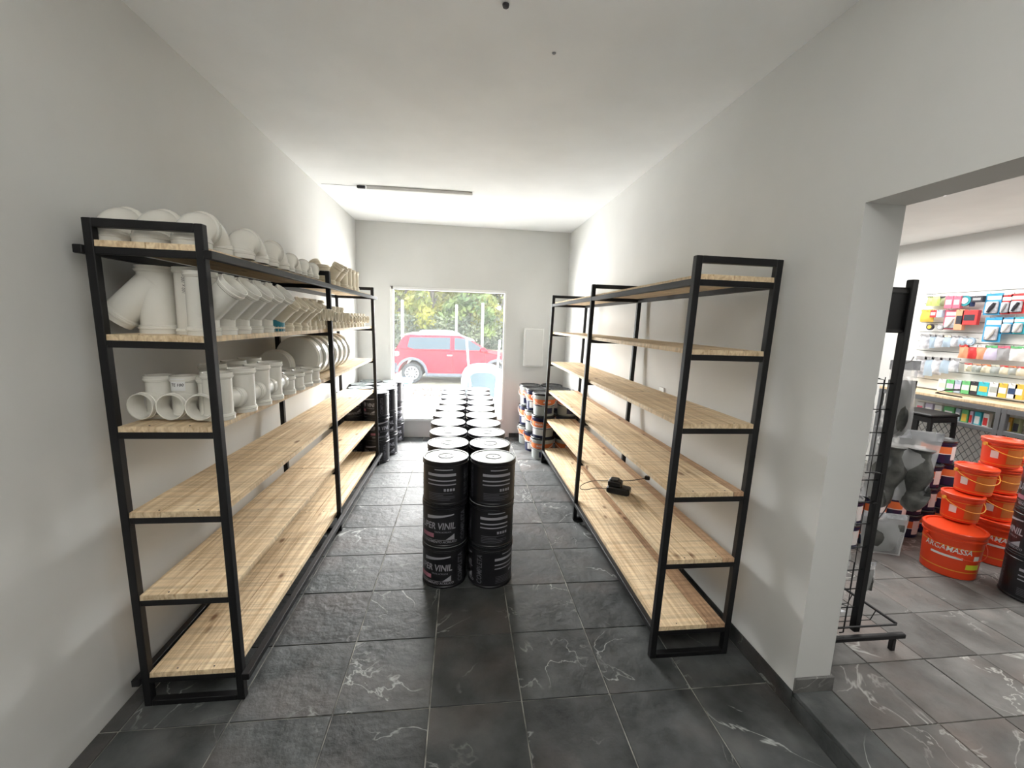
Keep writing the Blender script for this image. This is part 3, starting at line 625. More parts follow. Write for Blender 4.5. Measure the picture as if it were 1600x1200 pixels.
def bagmesh(w_, h_, d, seed, n=8, m=10, flat_top=.2):
    rr = random.Random(seed); mb = MB(); vs = []; fs = []
    ph = [rr.uniform(0, 6) for _ in range(4)]
    for s_ in (-1, 1):
        for j in range(m + 1):
            for i in range(n + 1):
                u = i / n; v = j / m; e = math.sin(PI * u) ** .6 * (math.sin(PI * min(1, v / (1 - flat_top))) ** .6 if v < 1 - flat_top else 0.02)
                wv = .25 * math.sin(9 * u + ph[0] + 3 * v) + .2 * math.sin(7 * v + ph[1] - 5 * u)
                vs.append(((u - .5) * w_ * (1 - .08 * math.sin(PI * v + ph[2])), s_ * d / 2 * e * (1 + wv) + .004 * math.sin(8 * u + 5 * v + ph[3]) + s_ * .0006, -h_ * (1 - v)))
    o = (n + 1) * (m + 1)
    for s_ in (0, 1):
        for j in range(m):
            for i in range(n):
                a = s_ * o + j * (n + 1) + i; q = (a, a + 1, a + n + 2, a + n + 1); fs.append(q if s_ == 0 else q[::-1])
    return mb.add(vs, fs, True)
def bag(label, x, y, z_, w_, h_, d, rz, content, seed, tilt=0):
    t = thing('plastic_bag', label, 'bag', (x, y, z_), rz); t.rotation_euler = (0, tilt, rz)
    bagmesh(w_, h_, d, seed).build('film', M['bag'], t)
    if content == 'boots':
        for k_ in (-1, 1):
            mb = MB(); rg = []
            pts = [(k_ * w_ * .2, 0, -h_ * .24), (k_ * w_ * .2, 0, -h_ * .4), (k_ * w_ * .19, .0, -h_ * .6), (k_ * w_ * .2, -.005, -h_ * .78), (k_ * w_ * .24, -.01, -h_ * .9), (k_ * w_ * .33, -.012, -h_ * .93)]
            P = smooth(pts, 1)
            for i, q in enumerate(P): rg.append((q, (P[min(i + 1, len(P) - 1)] - P[max(i - 1, 0)]), w_ * (.21 - .05 * math.sin(i * 1.1))))
            mb.sweep(rg, 12, cap=True); mb.v = [(a, b_ * min(1, d * .8 / (w_ * .34)), c) for a, b_, c in mb.v]; mb.build('rubber_boot', M['rubber'], t)
    else:
        mb = bagmesh(w_ * .9, h_ * .72, d * .8, seed + 50, flat_top=.05); mb.v = [(a, b_, c - h_ * .25) for a, b_, c in mb.v]; mb.build('contents', M[content], t)
    mb = MB().box(-w_ / 2, w_ / 2, -.002, .002, -h_ * .12, 0); mb.build('header', M['bagw'], t)
    return t
bag('tall clear bag of grey rubber boots, topmost right of the stand post', 2.33, 1.95, 1.51, .15, .42, .1, -.2, 'rubber', 1)
bag('wide clear bag with a pair of dark rubber boots, halfway up the stand', 2.4, 1.93, 1.14, .33, .4, .13, -.3, 'boots', 2, .05)
bag('small clear bag of dark grey gloves hanging low right of the post', 2.26, 1.86, .70, .2, .23, .06, -.3, 'rubber', 3)
bag('narrow dark packet hanging lowest behind the stand post', 2.09, 1.75, .49, .05, .16, .03, -.1, 'rubber', 4)
for i, (z_, h_, c) in enumerate(((1.4, .32, 'bagw'), (1.07, .36, 'bagw'), (.66, .22, 'bagw'), (.43, .2, 'bagw'))):
    bag('whitish plastic bag between wall edge and stand post, %s from the top' % NTH[i], 1.83, 1.72, z_, .2, h_, .05, .05, c, 10 + i)
bag('flat clear bag with dark gloves lying on the stand base tray', 1.85, 1.72, .235, .24, .2, .04, 0, 'rubber', 20).rotation_euler = (1.25, 0, .1)
bag('blue and white packet in the stand, just above its middle', 1.79, 1.69, .77, .12, .1, .03, 0, 'teal', 21)

# side room: orange buckets
OB = proto_tree(pail_proto('orange_bucket', .135, .148, .31, M['red'], M['red'], [('gold_band', M['gold'], [('b', -3.14, 3.14, .05, .056), ('b', -3.14, 3.14, .205, .211)]), ('white_lettering', M['whitep'], [('b', -2.95, -1.85, .135, .15), ('t', 'ARGAMASSA', .05, -2.4, .19, .8)]), ('yellow_label', M['yellow'], [('b', -1.7, -1.1, .075, .11)]), ('white_tag', M['whitep'], [('b', -1.45, -1.2, .135, .17)])], True, 'red')); so = [False]
SB = proto_tree(pail_proto('small_orange_bucket', .091, .1, .185, M['red'], M['red'], [('amber_label', M['orange_soft'], [('b', -2.1, -.6, .03, .13)]), ('gold_band', M['gold'], [('b', -3.14, 3.14, .018, .021), ('b', -3.14, 3.14, .136, .139)]), ('white_tag', M['whitep'], [('b', -2.9, -2.5, .06, .11)])], True, 'gold')); ss_ = [False]
def ob(x, y, z_, l): put_tree(OB, x, y, z_, R.uniform(-.1, .1) - .2, l, None, so)['category'] = 'bucket'
def sb(x, y, z_, l): put_tree(SB, x, y, z_, R.uniform(-.2, .2) - .3, l, None, ss_)['category'] = 'bucket'
z1_ = S + .311; z2_ = z1_ + .186; z3_ = z2_ + .186
ob(3.27, 2.25, S, 'largest orange bucket standing frontmost on the side room floor')
ob(3.76, 2.35, S, 'large orange bucket on the floor right of the frontmost one')
ob(4.12, 2.62, S, 'large orange bucket on the floor at the back of the orange pile')
sb(3.42, 2.345, z1_, 'small orange bucket resting on the frontmost large bucket')
sb(3.72, 2.36, z1_, 'small orange bucket resting on the right-hand large bucket')
sb(4.12, 2.62, z1_, 'small orange bucket at the back of the pile, lower row')
sb(3.51, 2.36, z2_, 'small orange bucket on the third level, front')
sb(3.735, 2.38, z2_, 'small orange bucket on the third level, behind the front one')
sb(4.1, 2.6, z2_, 'small orange bucket at the back of the pile, upper row')
sb(3.7, 2.37, z3_, 'small orange bucket topmost of the orange pile')
NP = proto_tree(pail_proto('navy_pail', .097, .1, .185, M['navy'], M['greylid'], [('red_label', M['orangep'], [('b', -3.14, 3.14, .08, .135), ]), ('white_label', M['whitep'], [('b', -3.14, 3.14, .074, .081), ('b', -1.7, -1.1, .03, .14)])], False)); sn = [False]
for n_, (x, y, hh) in enumerate(((2.83, 2.62, 2), (3.05, 2.64, 2), (3.27, 2.68, 2), (3.48, 2.74, 2), (3.69, 2.81, 3), (3.91, 2.84, 3))):
    for lv in range(hh): put_tree(NP, x, y, S + lv * .1862, R.uniform(-.2, .2), 'navy and orange pail, %s level, %s column of the navy pile from the doorway' % (['floor', 'second', 'third'][lv], NTH[n_]), 'navy pails beside the orange buckets', sn)['category'] = 'bucket'
put_tree(NP, 3.82, 2.84, S + 3 * .1862, 0.1, 'navy and orange pail alone on top of the navy pile', 'navy pails beside the orange buckets', sn)['category'] = 'bucket'
for kz in range(3): can(3.46, 1.94, kz, 1.2 + kz, 'black paint can, stack at the right photo edge, %s' % LV[kz], 'cans at the right edge', S)
# stool
t = thing('stool', 'black steel stool standing in front of the mesh counter', 'stool', (4.36, 3.4, S), .1)
MB().bbox(-.17, .17, -.17, .17, .82, .85, .01).build('seat', M['metal'], t)
MB().bbox(-.16, .16, -.16, .16, .77, .82, .004).build('apron', M['metal'], t)
for sx in (-1, 1):
    for sy in (-1, 1): MB().sweep([((sx * .145, sy * .145, .8), (0, 0, -1), .02), ((sx * .165, sy * .165, 0), (0, 0, -1), .016)], 4, cap=True).build('leg', M['metal'], t)
MB().box(-.165, -.155, -.06, .06, .3, .78).build('back_plate', M['metal'], t)
# counter with mesh base
CX = 4.62; cz = 1.08
t = thing('display_counter', 'long wood-topped steel counter with diamond mesh front under the slatwall', 'counter', (4.8, 3.0, S))
def cpn(nm, mb, m): mb.v = [(x - 4.8, y - 3.0, z_ - S) for x, y, z_ in mb.v]; return mb.build(nm, M[m], t)
cpn('worktop', MB().bbox(CX, 4.96, 1.2, 4.1, cz - .03, cz, .003), 'wood')
cpn('top_rail', MB().bbox(CX, CX + .04, 1.2, 4.1, cz - .075, cz - .031, .003), 'counter_metal')
cpn('middle_rail', MB().bbox(CX, CX + .04, 1.2, 4.1, cz - .26, cz - .22, .003), 'counter_metal')
cpn('bottom_rail', MB().bbox(CX, CX + .04, 1.2, 4.1, S + .05, S + .09, .003), 'counter_metal')
cpn('lower_shelf', MB().bbox(CX + .04, 4.96, 1.2, 4.1, cz - .26, cz - .24, .003), 'white')
for y in (4.06, 3.02, 2.98, 2.0, 1.25): cpn('leg', MB().bbox(CX - .002, CX + .038, y, y + .035, S, cz - .03, .003), 'counter_metal')
cpn('back_panel', MB().bbox(4.93, 4.96, 1.2, 4.1, S + .02, cz - .04, .003), 'white')
mb = MB(); yy0, yy1, zz0, zz1 = 2.0, 4.06, S + .09, cz - .26
def seg(c, sg):
    pts = []
    for (y, z_) in ((yy0, c + sg * yy0), (yy1, c + sg * yy1)):
        pass
    # clip line z = c + sg*y to the rectangle
    cand = []
    for y in (yy0, yy1):
        z_ = c + sg * y
        if zz0 <= z_ <= zz1: cand.append((y, z_))
    for z_ in (zz0, zz1):
        y = (z_ - c) / sg
        if yy0 < y < yy1: cand.append((y, z_))
    if len(cand) >= 2: mb.tube([(CX + .02, *cand[0]), (CX + .02, *cand[1])], .003, 4)
n = 90
for i in range(n):
    seg(-7 + i * .075 + .0, 1.4); seg(0 + i * .075 * 1.2, -1.4)
o = cpn('diamond_mesh', mb, 'counter_metal'); o['kind'] = 'stuff'
# slatwall
SX = 4.985
t = thing('slatwall_display', 'white slatwall display board on the side room wall', 'display board', (SX, 3.0, 1.6))
z_ = 1.09
k = 0
while z_ < 2.13:
    MB().bbox(-.018, .0, -1.8, 1.08, z_ - 1.6, min(z_ + .094, 2.135) - 1.6, .003).build('slat', M['slat'], t); z_ += .1
MB().box(0.0005, .012, -1.8, 1.08, 1.09 - 1.6, 2.135 - 1.6).build('backing', M['gray'], t)

# packets: backprojected boxes hung on the slatwall plane (rows written as wall positions)
CAMP = Vector((0, 0, 1.64))
def wallpos(u, v, X):
    d = F + RT * ((u - 800) / 654.885) - UP * ((v - 600) / 654.885); q = (X - CAMP.x) / d.x; return CAMP + d * q
pk = [0]
def packet(u0, v0, u1, v1, name, label, cat, card, prod=None, style='blister', X=4.9):
    a = wallpos(u0, v0, X); b_ = wallpos(u1, v1, X)
    y0, y1 = sorted((a.y, b_.y)); z1, z0 = max(a.z, b_.z), min(a.z, b_.z)
    w_ = y1 - y0; h_ = z1 - z0; pk[0] += 1
    t = thing(name, label, cat, (X, (y0 + y1) / 2, z1))
    MB().tube([(SX - .02 - X, 0, -.006), (-.05, 0, -.006), (-.06, 0, .006)], .0025, 5).build('hook', M['gray'], t)
    if style == 'blister':
        MB().bbox(-.003, .0, -w_ / 2, w_ / 2, -h_, 0, .0005).build('card', M[card], t)
        mb = MB(); mb.bbox(-.022, -.0035, -w_ * .36, w_ * .36, -h_ * .93, -h_ * .38, .006); mb.build('blister_tray', M['bagw'], t)
        mb = MB(); mb.sweep([((-.03, -w_ * .2, -h_ * .45), (0, .3, -1), w_ * .08), ((-.028, -w_ * .05, -h_ * .65), (0, .3, -1), w_ * .13), ((-.03, w_ * .12, -h_ * .88), (0, .3, -1), w_ * .07)], 8, cap=True); mb.build('tool', M[prod or 'ink'], t)
        MB().box(-.0045, -.0035, -w_ * .4, w_ * .4, -h_ * .3, -h_ * .12).build('print_strip', M['whitep'], t)
    elif style == 'bag':
        mb = bagmesh(w_, h_, .03, pk[0], 5, 6, .15); mb.v = [(y, x, z_) for x, y, z_ in mb.v]; mb.f = [q[::-1] for q in mb.f]; mb.build('pouch', M[card], t)
        MB().box(-.006, .004, -w_ / 2, w_ / 2, -h_ * .16, 0).build('header', M[prod or 'whitep'], t)
    elif style == 'box':
        MB().bbox(-.04, .0, -w_ / 2, w_ / 2, -h_, 0, .002).build('carton', M[card], t); MB().box(-.0412, -.04, -w_ * .35, w_ * .35, -h_ * .7, -h_ * .3).build('label_patch', M[prod or 'whitep'], t)
    elif style == 'round':
        MB().lathe([(h_ * .5, -.02), (h_ * .5, .0)], 20, (0, 0, -h_ / 2), ax=0).build('disc', M[card], t); MB().lathe([(h_ * .3, -.024), (h_ * .3, -.0205)], 16, (0, 0, -h_ / 2), ax=0).build('centre', M[prod or 'whitep'], t)
    return t
colm('sky_blue_card', (.05, .35, .62)); colm('red_card', (.65, .05, .05)); colm('pink_card', (.7, .15, .22)); colm('yellow_card', (.75, .5, .08)); colm('lime_card', (.5, .6, .2)); colm('green_card', (.15, .5, .2)); colm('peach_card', (.75, .35, .2)); colm('teal_card', (.03, .28, .32)); colm('cyan_card', (.05, .5, .6)); colm('lilac_card', (.6, .55, .7)); colm('pale_blue_film', (.4, .5, .6), .2); colm('cream_card', (.75, .7, .55)); colm('navy_card', (.03, .06, .15)); colm('olive_card', (.25, .28, .15))
P_ = packet
P_(1450, 463, 1456, 478, 'hanging_packet', 'yellow green packet, leftmost in the top row', 'packet', 'lime_card', 'olive_card', 'bag'); P_(1458, 461, 1468, 478, 'hanging_packet', 'lime packet, second in the top row', 'packet', 'lime_card', 'whitep', 'bag')
P_(1470, 463, 1481, 478, 'hanging_packet', 'olive striped packet in the top row', 'packet', 'olive_card', 'ink', 'bag'); P_(1483, 463, 1492, 482, 'hanging_packet', 'pink box in the top row', 'packet', 'pink_card', 'whitep', 'box')
P_(1496, 463, 1504, 482, 'hanging_packet', 'pale pink and red box beside the pink box', 'packet', 'pink_card', 'cream_card', 'box'); P_(1505, 462, 1515, 478, 'hanging_roll', 'round white reel with a blue core, top row', 'packet', 'teal_card', 'whitep', 'round')
P_(1517, 463, 1522, 479, 'hanging_packet', 'narrow navy packet, top row', 'packet', 'navy_card', 'navy_card', 'bag'); P_(1524, 463, 1540, 472, 'hanging_packet', 'black card with lens shapes, top row', 'packet', 'ink', 'gray', 'box')
P_(1542, 459, 1563, 492, 'blister_pack', 'large sky blue blister pack holding dark tools, top row', 'packet', 'sky_blue_card', 'ink'); P_(1567, 461, 1578, 491, 'blister_pack', 'red-topped blister pack beside the large blue one', 'packet', 'red_card', 'gray')
P_(1581, 459, 1600, 490, 'blister_pack', 'red blister pack at the photo edge, top row', 'packet', 'red_card', 'ink')
P_(1441, 484, 1457, 503, 'hanging_packet', 'golden yellow packet, leftmost of the second row', 'packet', 'yellow_card', 'yellow_card', 'bag'); P_(1459, 485, 1467, 496, 'hanging_packet', 'small red and white packet, second row', 'packet', 'red_card', 'whitep', 'box')
P_(1469, 485, 1476, 496, 'hanging_packet', 'small pale blue packet, second row', 'packet', 'pale_blue_film', 'whitep', 'box'); P_(1478, 484, 1497, 515, 'blister_pack', 'pink-headed white pack, second row', 'packet', 'pink_card', 'whitep')
P_(1500, 484, 1507, 516, 'hanging_packet', 'tall narrow pink strip with dark dots, second row', 'packet', 'peach_card', 'ink', 'box'); P_(1510, 485, 1530, 508, 'hanging_packet', 'bright red box with dark hook picture, second row', 'packet', 'red_card', 'ink', 'box')
P_(1541, 496, 1562, 535, 'blister_pack', 'blue blister pack with white gun tool, second row', 'packet', 'sky_blue_card', 'whitep'); P_(1567, 496, 1582, 522, 'blister_pack', 'blue-topped pack with white product, second row', 'packet', 'sky_blue_card', 'whitep'); P_(1585, 495, 1600, 522, 'blister_pack', 'blue-topped pack at the photo edge, second row', 'packet', 'cyan_card', 'whitep')
P_(1447, 506, 1463, 516, 'hanging_roll', 'yellow oval tape roll between second and third rows', 'packet', 'ink', 'yellow_card', 'round'); P_(1466, 507, 1476, 516, 'hanging_roll', 'grey tape roll beside the yellow oval roll', 'packet', 'gray', 'whitep', 'round')
for i, (a, b_) in enumerate(((1439, 1452), (1454, 1461), (1462, 1473), (1474, 1485), (1487, 1497), (1499, 1508))): P_(a, 522 + i * .6, b_, 545 - i * .8, 'hanging_packet', 'pale clear pouch in the third row, %s from the left' % NTH[i], 'packet', 'bagw' if i % 2 == 0 else 'pale_blue_film', 'cream_card' if i == 3 else 'gray', 'bag')
P_(1511, 527, 1526, 540, 'hanging_roll', 'round translucent reel ending the third row', 'packet', 'pale_blue_film', 'whitep', 'round')
for i, (a, b_, c, d) in enumerate(((1500, 1512, 'peach_card', 'red_card'), (1514, 1525, 'red_card', 'whitep'), (1528, 1538, 'peach_card', 'whitep'), (1541, 1556, 'lilac_card', 'green_card'), (1560, 1576, 'gray', 'pink_card'), (1580, 1600, 'whitep', 'green_card'))): P_(a, 538 + i * .5, b_, 560 + i, 'hanging_packet', 'packet in the fourth row right, %s from its left end' % ['first, peach', 'second, red', 'third, light orange', 'fourth, lilac', 'fifth, dark wheel with pink card', 'last, black and white'][i], 'packet', c, d, 'bag')
for i, (a, b_) in enumerate(((1433, 1444), (1446, 1456), (1457, 1469), (1470, 1482), (1484, 1497))): P_(a, 556 + i * .8, b_, 590 - i * 2, 'hanging_packet', 'long pale pouch in the lower left row, %s from the left' % NTH[i], 'packet', 'pale_blue_film' if i % 2 else 'bagw', 'gray', 'bag')
for i, (a, b_, c) in enumerate(((1508, 1518, 'red_card'), (1520, 1532, 'peach_card'), (1534, 1547, 'orangep'), (1549, 1561, 'cream_card'), (1563, 1575, 'red_card'), (1577, 1588, 'orangep'), (1590, 1600, 'red_card'))): P_(a, 567 + i * .9, b_, 581 + i * 1.2, 'hanging_packet', 'orange-headed packet in the fifth row, %s from the left' % NTH[i], 'packet', 'palegreen' if i % 2 else 'cream_card', c, 'bag')
for i, (a, b_, c, d) in enumerate(((1472, 1482, 'whitep', 'cream_card'), (1484, 1495, 'green_card', 'lilac_card'), (1497, 1506, 'pale_blue_film', 'lilac_card'), (1508, 1520, 'green_card', 'whitep'), (1522, 1532, 'ink', 'cream_card'), (1535, 1549, 'cyan_card', 'yellow_card'), (1552, 1564, 'whitep', 'palegreen'), (1566, 1578, 'yellow_card', 'whitep'), (1581, 1592, 'whitep', 'navy_card'), (1593, 1603, 'yellow_card', 'whitep'))):
    P_(a, 592 + i * .9, b_, 612 + i * 1.5, 'seed_packet', 'printed packet in the row above the counter, %s from the left' % NTH[i], 'packet', c, d, 'box', 4.86)
for i, (a, b_, c, d) in enumerate(((1433, 1445, 'whitep', 'pink_card'), (1447, 1459, 'lilac_card', 'whitep'), (1462, 1474, 'whitep', 'cream_card'), (1477, 1494, 'green_card', 'whitep'), (1496, 1504, 'pale_blue_film', 'whitep'), (1506, 1517, 'green_card', 'yellow_card'), (1519, 1525, 'lilac_card', 'red_card'), (1527, 1538, 'cyan_card', 'whitep'), (1541, 1551, 'whitep', 'red_card'), (1574, 1588, 'yellow_card', 'whitep'), (1590, 1602, 'olive_card', 'ink'))):
    X = 4.72; a_ = wallpos(a, 640, X); c_ = wallpos(b_, 640, X); yy = (a_.y + c_.y) / 2; ww = abs(a_.y - c_.y); zt = cz - .09 - R.uniform(0, .01)
    o = thing('seed_packet', 'printed packet standing under the counter top, %s from the left' % NTH[i], 'packet', (X, yy, cz - .2395))
    MB().bbox(-.02, .02, -ww / 2, ww / 2, 0, .13, .004).build('pouch', M[c], o); MB().box(-.0212, -.0202, -ww * .35, ww * .35, .02, .09).build('picture', M[d], o)
# pliers-like bracket on the counter
o = MB().tube([(4.66, 3.35, cz + .006), (4.7, 3.6, cz + .006), (4.68, 3.5, cz + .05), (4.66, 3.38, cz + .07)], .008, 6).build('bracket', M['metal']); tag(o, 'black curved metal bracket lying on the wooden counter', 'bracket')
o = thing('ceiling_lamp', 'small round lit lamp on the side room ceiling, glowing at the lintel', 'lamp', (3.3, 2.72, HS))
MB().lathe([(.05, -.03), (.055, -.02), (.055, -.0005)], 24).build('body', M['white'], o); MB().lathe([(.01, -.05), (.035, -.045), (.048, -.031)], 24).build('diffuser', M['led'], o)

# ------------------------------------------------------------------ outside
struct('ground', MB().box(-25, 25, 9.6, 60, -.5, -.16), M['road'], label='pale dirt ground and road beyond the shop')
struct('patio', MB().box(-6, 6, D + .14, 8.9, -.3, .02), M['patio'], label='pale concrete pavement outside the window')
o = struct('gravel_strip', MB().box(-6, 6, 8.9, 10.6, -.3, -.06), M['gravel'], label='reddish gravel strip between pavement and car')
rr = random.Random(5); mb = MB()
for i in range(1500):
    x, y, s_ = rr.uniform(-1.8, 1.8), rr.uniform(8.92, 10.5), rr.uniform(.015, .04)
    mb.add([(x + s_, y, -.06), (x, y + s_, -.06), (x - s_, y, -.06), (x, y - s_, -.06), (x + rr.uniform(-.01, .01), y, -.06 + s_)], [(0, 1, 4), (1, 2, 4), (2, 3, 4), (3, 0, 4)])
o = mb.build('gravel', M['gravel']); tag(o, 'loose reddish gravel outside by the pavement', 'gravel', kind='stuff')
# red car, side on, nose to the right
def wheel(par, x, y, r, nm='wheel'):
    mb = MB(); mb.lathe([(r * .62, -.09), (r * .95, -.1), (r, -.07), (r, .07), (r * .95, .1), (r * .62, .09)], 28, ax=1); o = mb.build(nm, M['tyre'], par, (x, y, r))
    mb = MB(); mb.lathe([(r * .56, -.1), (r * .64, -.102), (r * .66, -.09)], 28, ax=1, cap=False); mb.lathe([(.001, -.095), (r * .14, -.1), (r * .14, -.08)], 12, ax=1, cap=False)
    for i in range(10):
        a = i * PI / 5; c, s_ = math.cos(a), math.sin(a); w_ = .016
        vs = [(c * r * q - s_ * w_ * k_, -.098, s_ * r * q + c * w_ * k_) for q, k_ in ((.1, 1), (.1, -1), (.62, -1.3), (.62, 1.3))]
        vs += [(a_, -.085, c_) for a_, _, c_ in vs]; mb.add(vs, [(0, 1, 2, 3), (4, 7, 6, 5), (0, 4, 5, 1), (2, 6, 7, 3), (0, 3, 7, 4), (1, 5, 6, 2)])
    rim = mb.build('rim', M['rim'], o)
    MB().lathe([(r * .6, -.06), (.01, -.06)], 20, ax=1, cap=False).build('brake_disc', M['clad'], o)
def car(label, loc, rz, L_, Hh, paint, roofm, sc=1.0):
    t = thing('car', label, 'car', loc, rz); W_ = 1.6
    # lower body profile (x,z), wheel arches cut in
    def archpts(cx, r, n=10): return [(cx + r * math.cos(PI - PI * i / n), .3 + r * math.sin(PI * i / n)) for i in range(n + 1)]
    top = [(-L_ / 2 + .02, .45), (-L_ / 2 + .0, .62), (-L_ / 2 + .03, .88), (-L_ / 2 + .12, .98), (0, .93), (L_ / 2 - 1.15, .93), (L_ / 2 - .5, .84), (L_ / 2 - .12, .7), (L_ / 2, .5), (L_ / 2 - .02, .3)]
    rw, fw_ = -L_ / 2 + .55, L_ / 2 - .68; ra = .37
    bot = [(L_ / 2 - .08, .24)] + archpts(fw_, ra)[::-1] + archpts(rw, ra)[::-1] + [(-L_ / 2 + .06, .26)]
    prof = top + bot; n = len(prof); mb = MB(); mb2 = MB()
    ys = [(-W_ / 2 + .03, .985), (-W_ / 2, 1.0), (W_ / 2, 1.0), (W_ / 2 - .03, .985)]
    vs = []
    for y, s_ in ys: vs += [(x * s_, y, .6 + (z_ - .6) * s_) for x, z_ in prof]
    fs = []
    for k_ in range(3):
        for i in range(n): j = (i + 1) % n; fs.append((k_ * n + i, (k_ + 1) * n + i, (k_ + 1) * n + j, k_ * n + j))
    fs += [tuple(range(n)), tuple(range(4 * n - 1, 3 * n - 1, -1))]
    mb.add(vs, fs); mb.build('body', M[paint], t)
    # greenhouse: lofted
    gl = [(-L_ / 2 + .1, .93), (-L_ / 2 + .28, Hh - .14), (-L_ / 2 + .45, Hh - .06), (0.05, Hh - .05), (L_ / 2 - 1.55, Hh - .14), (L_ / 2 - .95, .93)]
    def loft(pr, ya, yb, zt, mb):
        vs = []; 
        for sgn in (-1, 1):
            for x, z_ in pr:
                k_ = (z_ - .93) / (Hh - .93); yy = ya + (yb - ya) * k_; vs.append((x, sgn * yy, z_))
        m_ = len(pr); fs = [tuple(range(m_)), tuple(range(2 * m_ - 1, m_ - 1, -1))] + [(i, m_ + i, m_ + (i + 1) % m_, (i + 1) % m_) for i in range(m_)]
        mb.add(vs, fs)
    mb = MB(); loft(gl, W_ / 2 - .02, W_ / 2 - .16, Hh, mb); mb.build('cabin', M[paint], t)
    mb = MB(); mb.add([(x, s_ * (W_ / 2 - .17), z_) for s_ in (-1, 1) for x, z_ in [(-L_ / 2 + .2, Hh - .1), (-L_ / 2 + .42, Hh - .02), (0, Hh), (L_ / 2 - 1.75, Hh - .06), (L_ / 2 - 1.35, Hh - .2), (L_ / 2 - 1.7, Hh - .14), (0, Hh - .055), (-L_ / 2 + .4, Hh - .065)]],
                      [tuple(range(8)), tuple(range(15, 7, -1))] + [(i, 8 + i, 8 + (i + 1) % 8, (i + 1) % 8) for i in range(8)]); mb.build('roof', M[roofm], t)
    for (nm, pts) in (('rear_side_window', [(-L_ / 2 + .42, 1.02), (-L_ / 2 + .48, Hh - .13), (-.22, Hh - .11), (-.22, .98), (-L_ / 2 + .6, .97)]), ('front_side_window', [(-.1, .97), (-.1, Hh - .11), (.25, Hh - .13), (L_ / 2 - 1.08, 1.0), (L_ / 2 - 1.12, .97)])):
        mb = MB(); vs = []
        for o_ in (.012, .0):
            for x, z_ in pts: k_ = (z_ - .93) / (Hh - .93); vs.append((x, -(W_ / 2 - .02 - .14 * k_) - o_, z_))
        m_ = len(pts); mb.add(vs, [tuple(range(m_))[::-1]] + [(i, (i + 1) % m_, m_ + (i + 1) % m_, m_ + i) for i in range(m_)]); mb.build(nm, M['carg'], t)
    for cx in (rw, fw_):
        mb = MB(); vs = []; fs = []; m_ = 14
        for i in range(m_ + 1):
            a = PI - PI * i / m_
            for q in (ra - .0, ra + .07): vs.append((cx + q * math.cos(a), -W_ / 2 - .012, .3 + q * math.sin(a)))
            if i < m_: fs.append((2 * i, 2 * i + 1, 2 * i + 3, 2 * i + 2))
        k0 = len(vs); vs += [(x, y + .05, z_) for x, y, z_ in vs]; fs += [(2 * i + 1, k0 + 2 * i + 1, k0 + 2 * i + 3, 2 * i + 3) for i in range(m_)]
        mb.add(vs, fs); mb.build('arch_trim', M['clad'], t)
        for sy in (-1, 1): 
            mbw = None
            wheel(t, cx, sy * (W_ / 2 - .1) if sy < 0 else W_ / 2 - .1, .29) if sy < 0 else MB().lathe([(.2, -.09), (.29, -.08), (.29, .08), (.2, .09)], 20, ax=1).build('wheel', M['tyre'], t, (cx, W_ / 2 - .1, .29))
    MB().bbox(rw + ra, fw_ - ra, -W_ / 2 - .012, W_ / 2, .2, .3, .02).build('sill', M['clad'], t)
    MB().bbox(-L_ / 2 - .04, -L_ / 2 + .14, -W_ / 2 - .006, W_ / 2, .28, .58, .03).build('rear_bumper', M['clad'], t)
    MB().bbox(L_ / 2 - .12, L_ / 2 + .03, -W_ / 2 + .03, W_ / 2 - .03, .26, .5, .03).build('front_bumper', M['clad'], t)
    MB().bbox(-L_ / 2 - .02, -L_ / 2 + .2, -W_ / 2 - .01, -W_ / 2 + .2, .76, .9, .03).build('tail_light', M['whitep'], t)
    MB().bbox(L_ / 2 - .35, L_ / 2 - .1, -W_ / 2 - .005, -W_ / 2 + .2, .62, .72, .02).build('headlight', M['whitep'], t)
    MB().bbox(-.3, -.16, -W_ / 2 - .02, -W_ / 2 + .01, .8, .83, .006).build('door_handle', M['rim'], t)
    MB().bbox(.62, .78, -W_ / 2 - .14, -W_ / 2 + .02, .93, 1.05, .03).build('mirror', M[paint], t)
    MB().box(-.14, -.132, -W_ / 2 - .003, -W_ / 2 + .01, .34, .92).box(.78, .788, -W_ / 2 - .003, -W_ / 2 + .01, .5, .9).build('door_gap', M['ink'], t)
    return t
car('red hatchback with white roof parked outside the window', (-.11, 12.75, -.16), 0, 3.65, 1.42, 'car', 'carw')
car('white car parked far behind the red hatchback', (-.8, 24.0, -.38), .5, 3.3, 1.46, 'carw', 'carw')
# wheelbarrow standing on its nose
t = thing('wheelbarrow', 'pale blue-grey wheelbarrow stood upright against the window outside', 'wheelbarrow', (.345, 6.9, .02))
mb = MB(); ol = []
for i in range(24):
    a = 2 * PI * i / 24; c, s_ = math.cos(a), math.sin(a); ol.append((.335 * (abs(c) ** .6) * (1 if c > 0 else -1), .38 * (abs(s_) ** .7) * (1 if s_ > 0 else -1) + .54))
vs = [(x, .0, z_) for x, z_ in ol] + [(x * .72, -.2, (z_ - .54) * .7 + .54) for x, z_ in ol]
mb.add(vs, [(i, (i + 1) % 24, 24 + (i + 1) % 24, 24 + i) for i in range(24)] + [tuple(range(47, 23, -1))], False); mb.build('tub', M['barrow'], t)
MB().sweep([((x, 0, z_), (Vector((ol[(i + 1) % 24][0] - ol[i - 1][0], 0, ol[(i + 1) % 24][1] - ol[i - 1][1]))), .013) for i, (x, z_) in enumerate(ol)], 6, loop=True).build('rim', M['rim'], t)
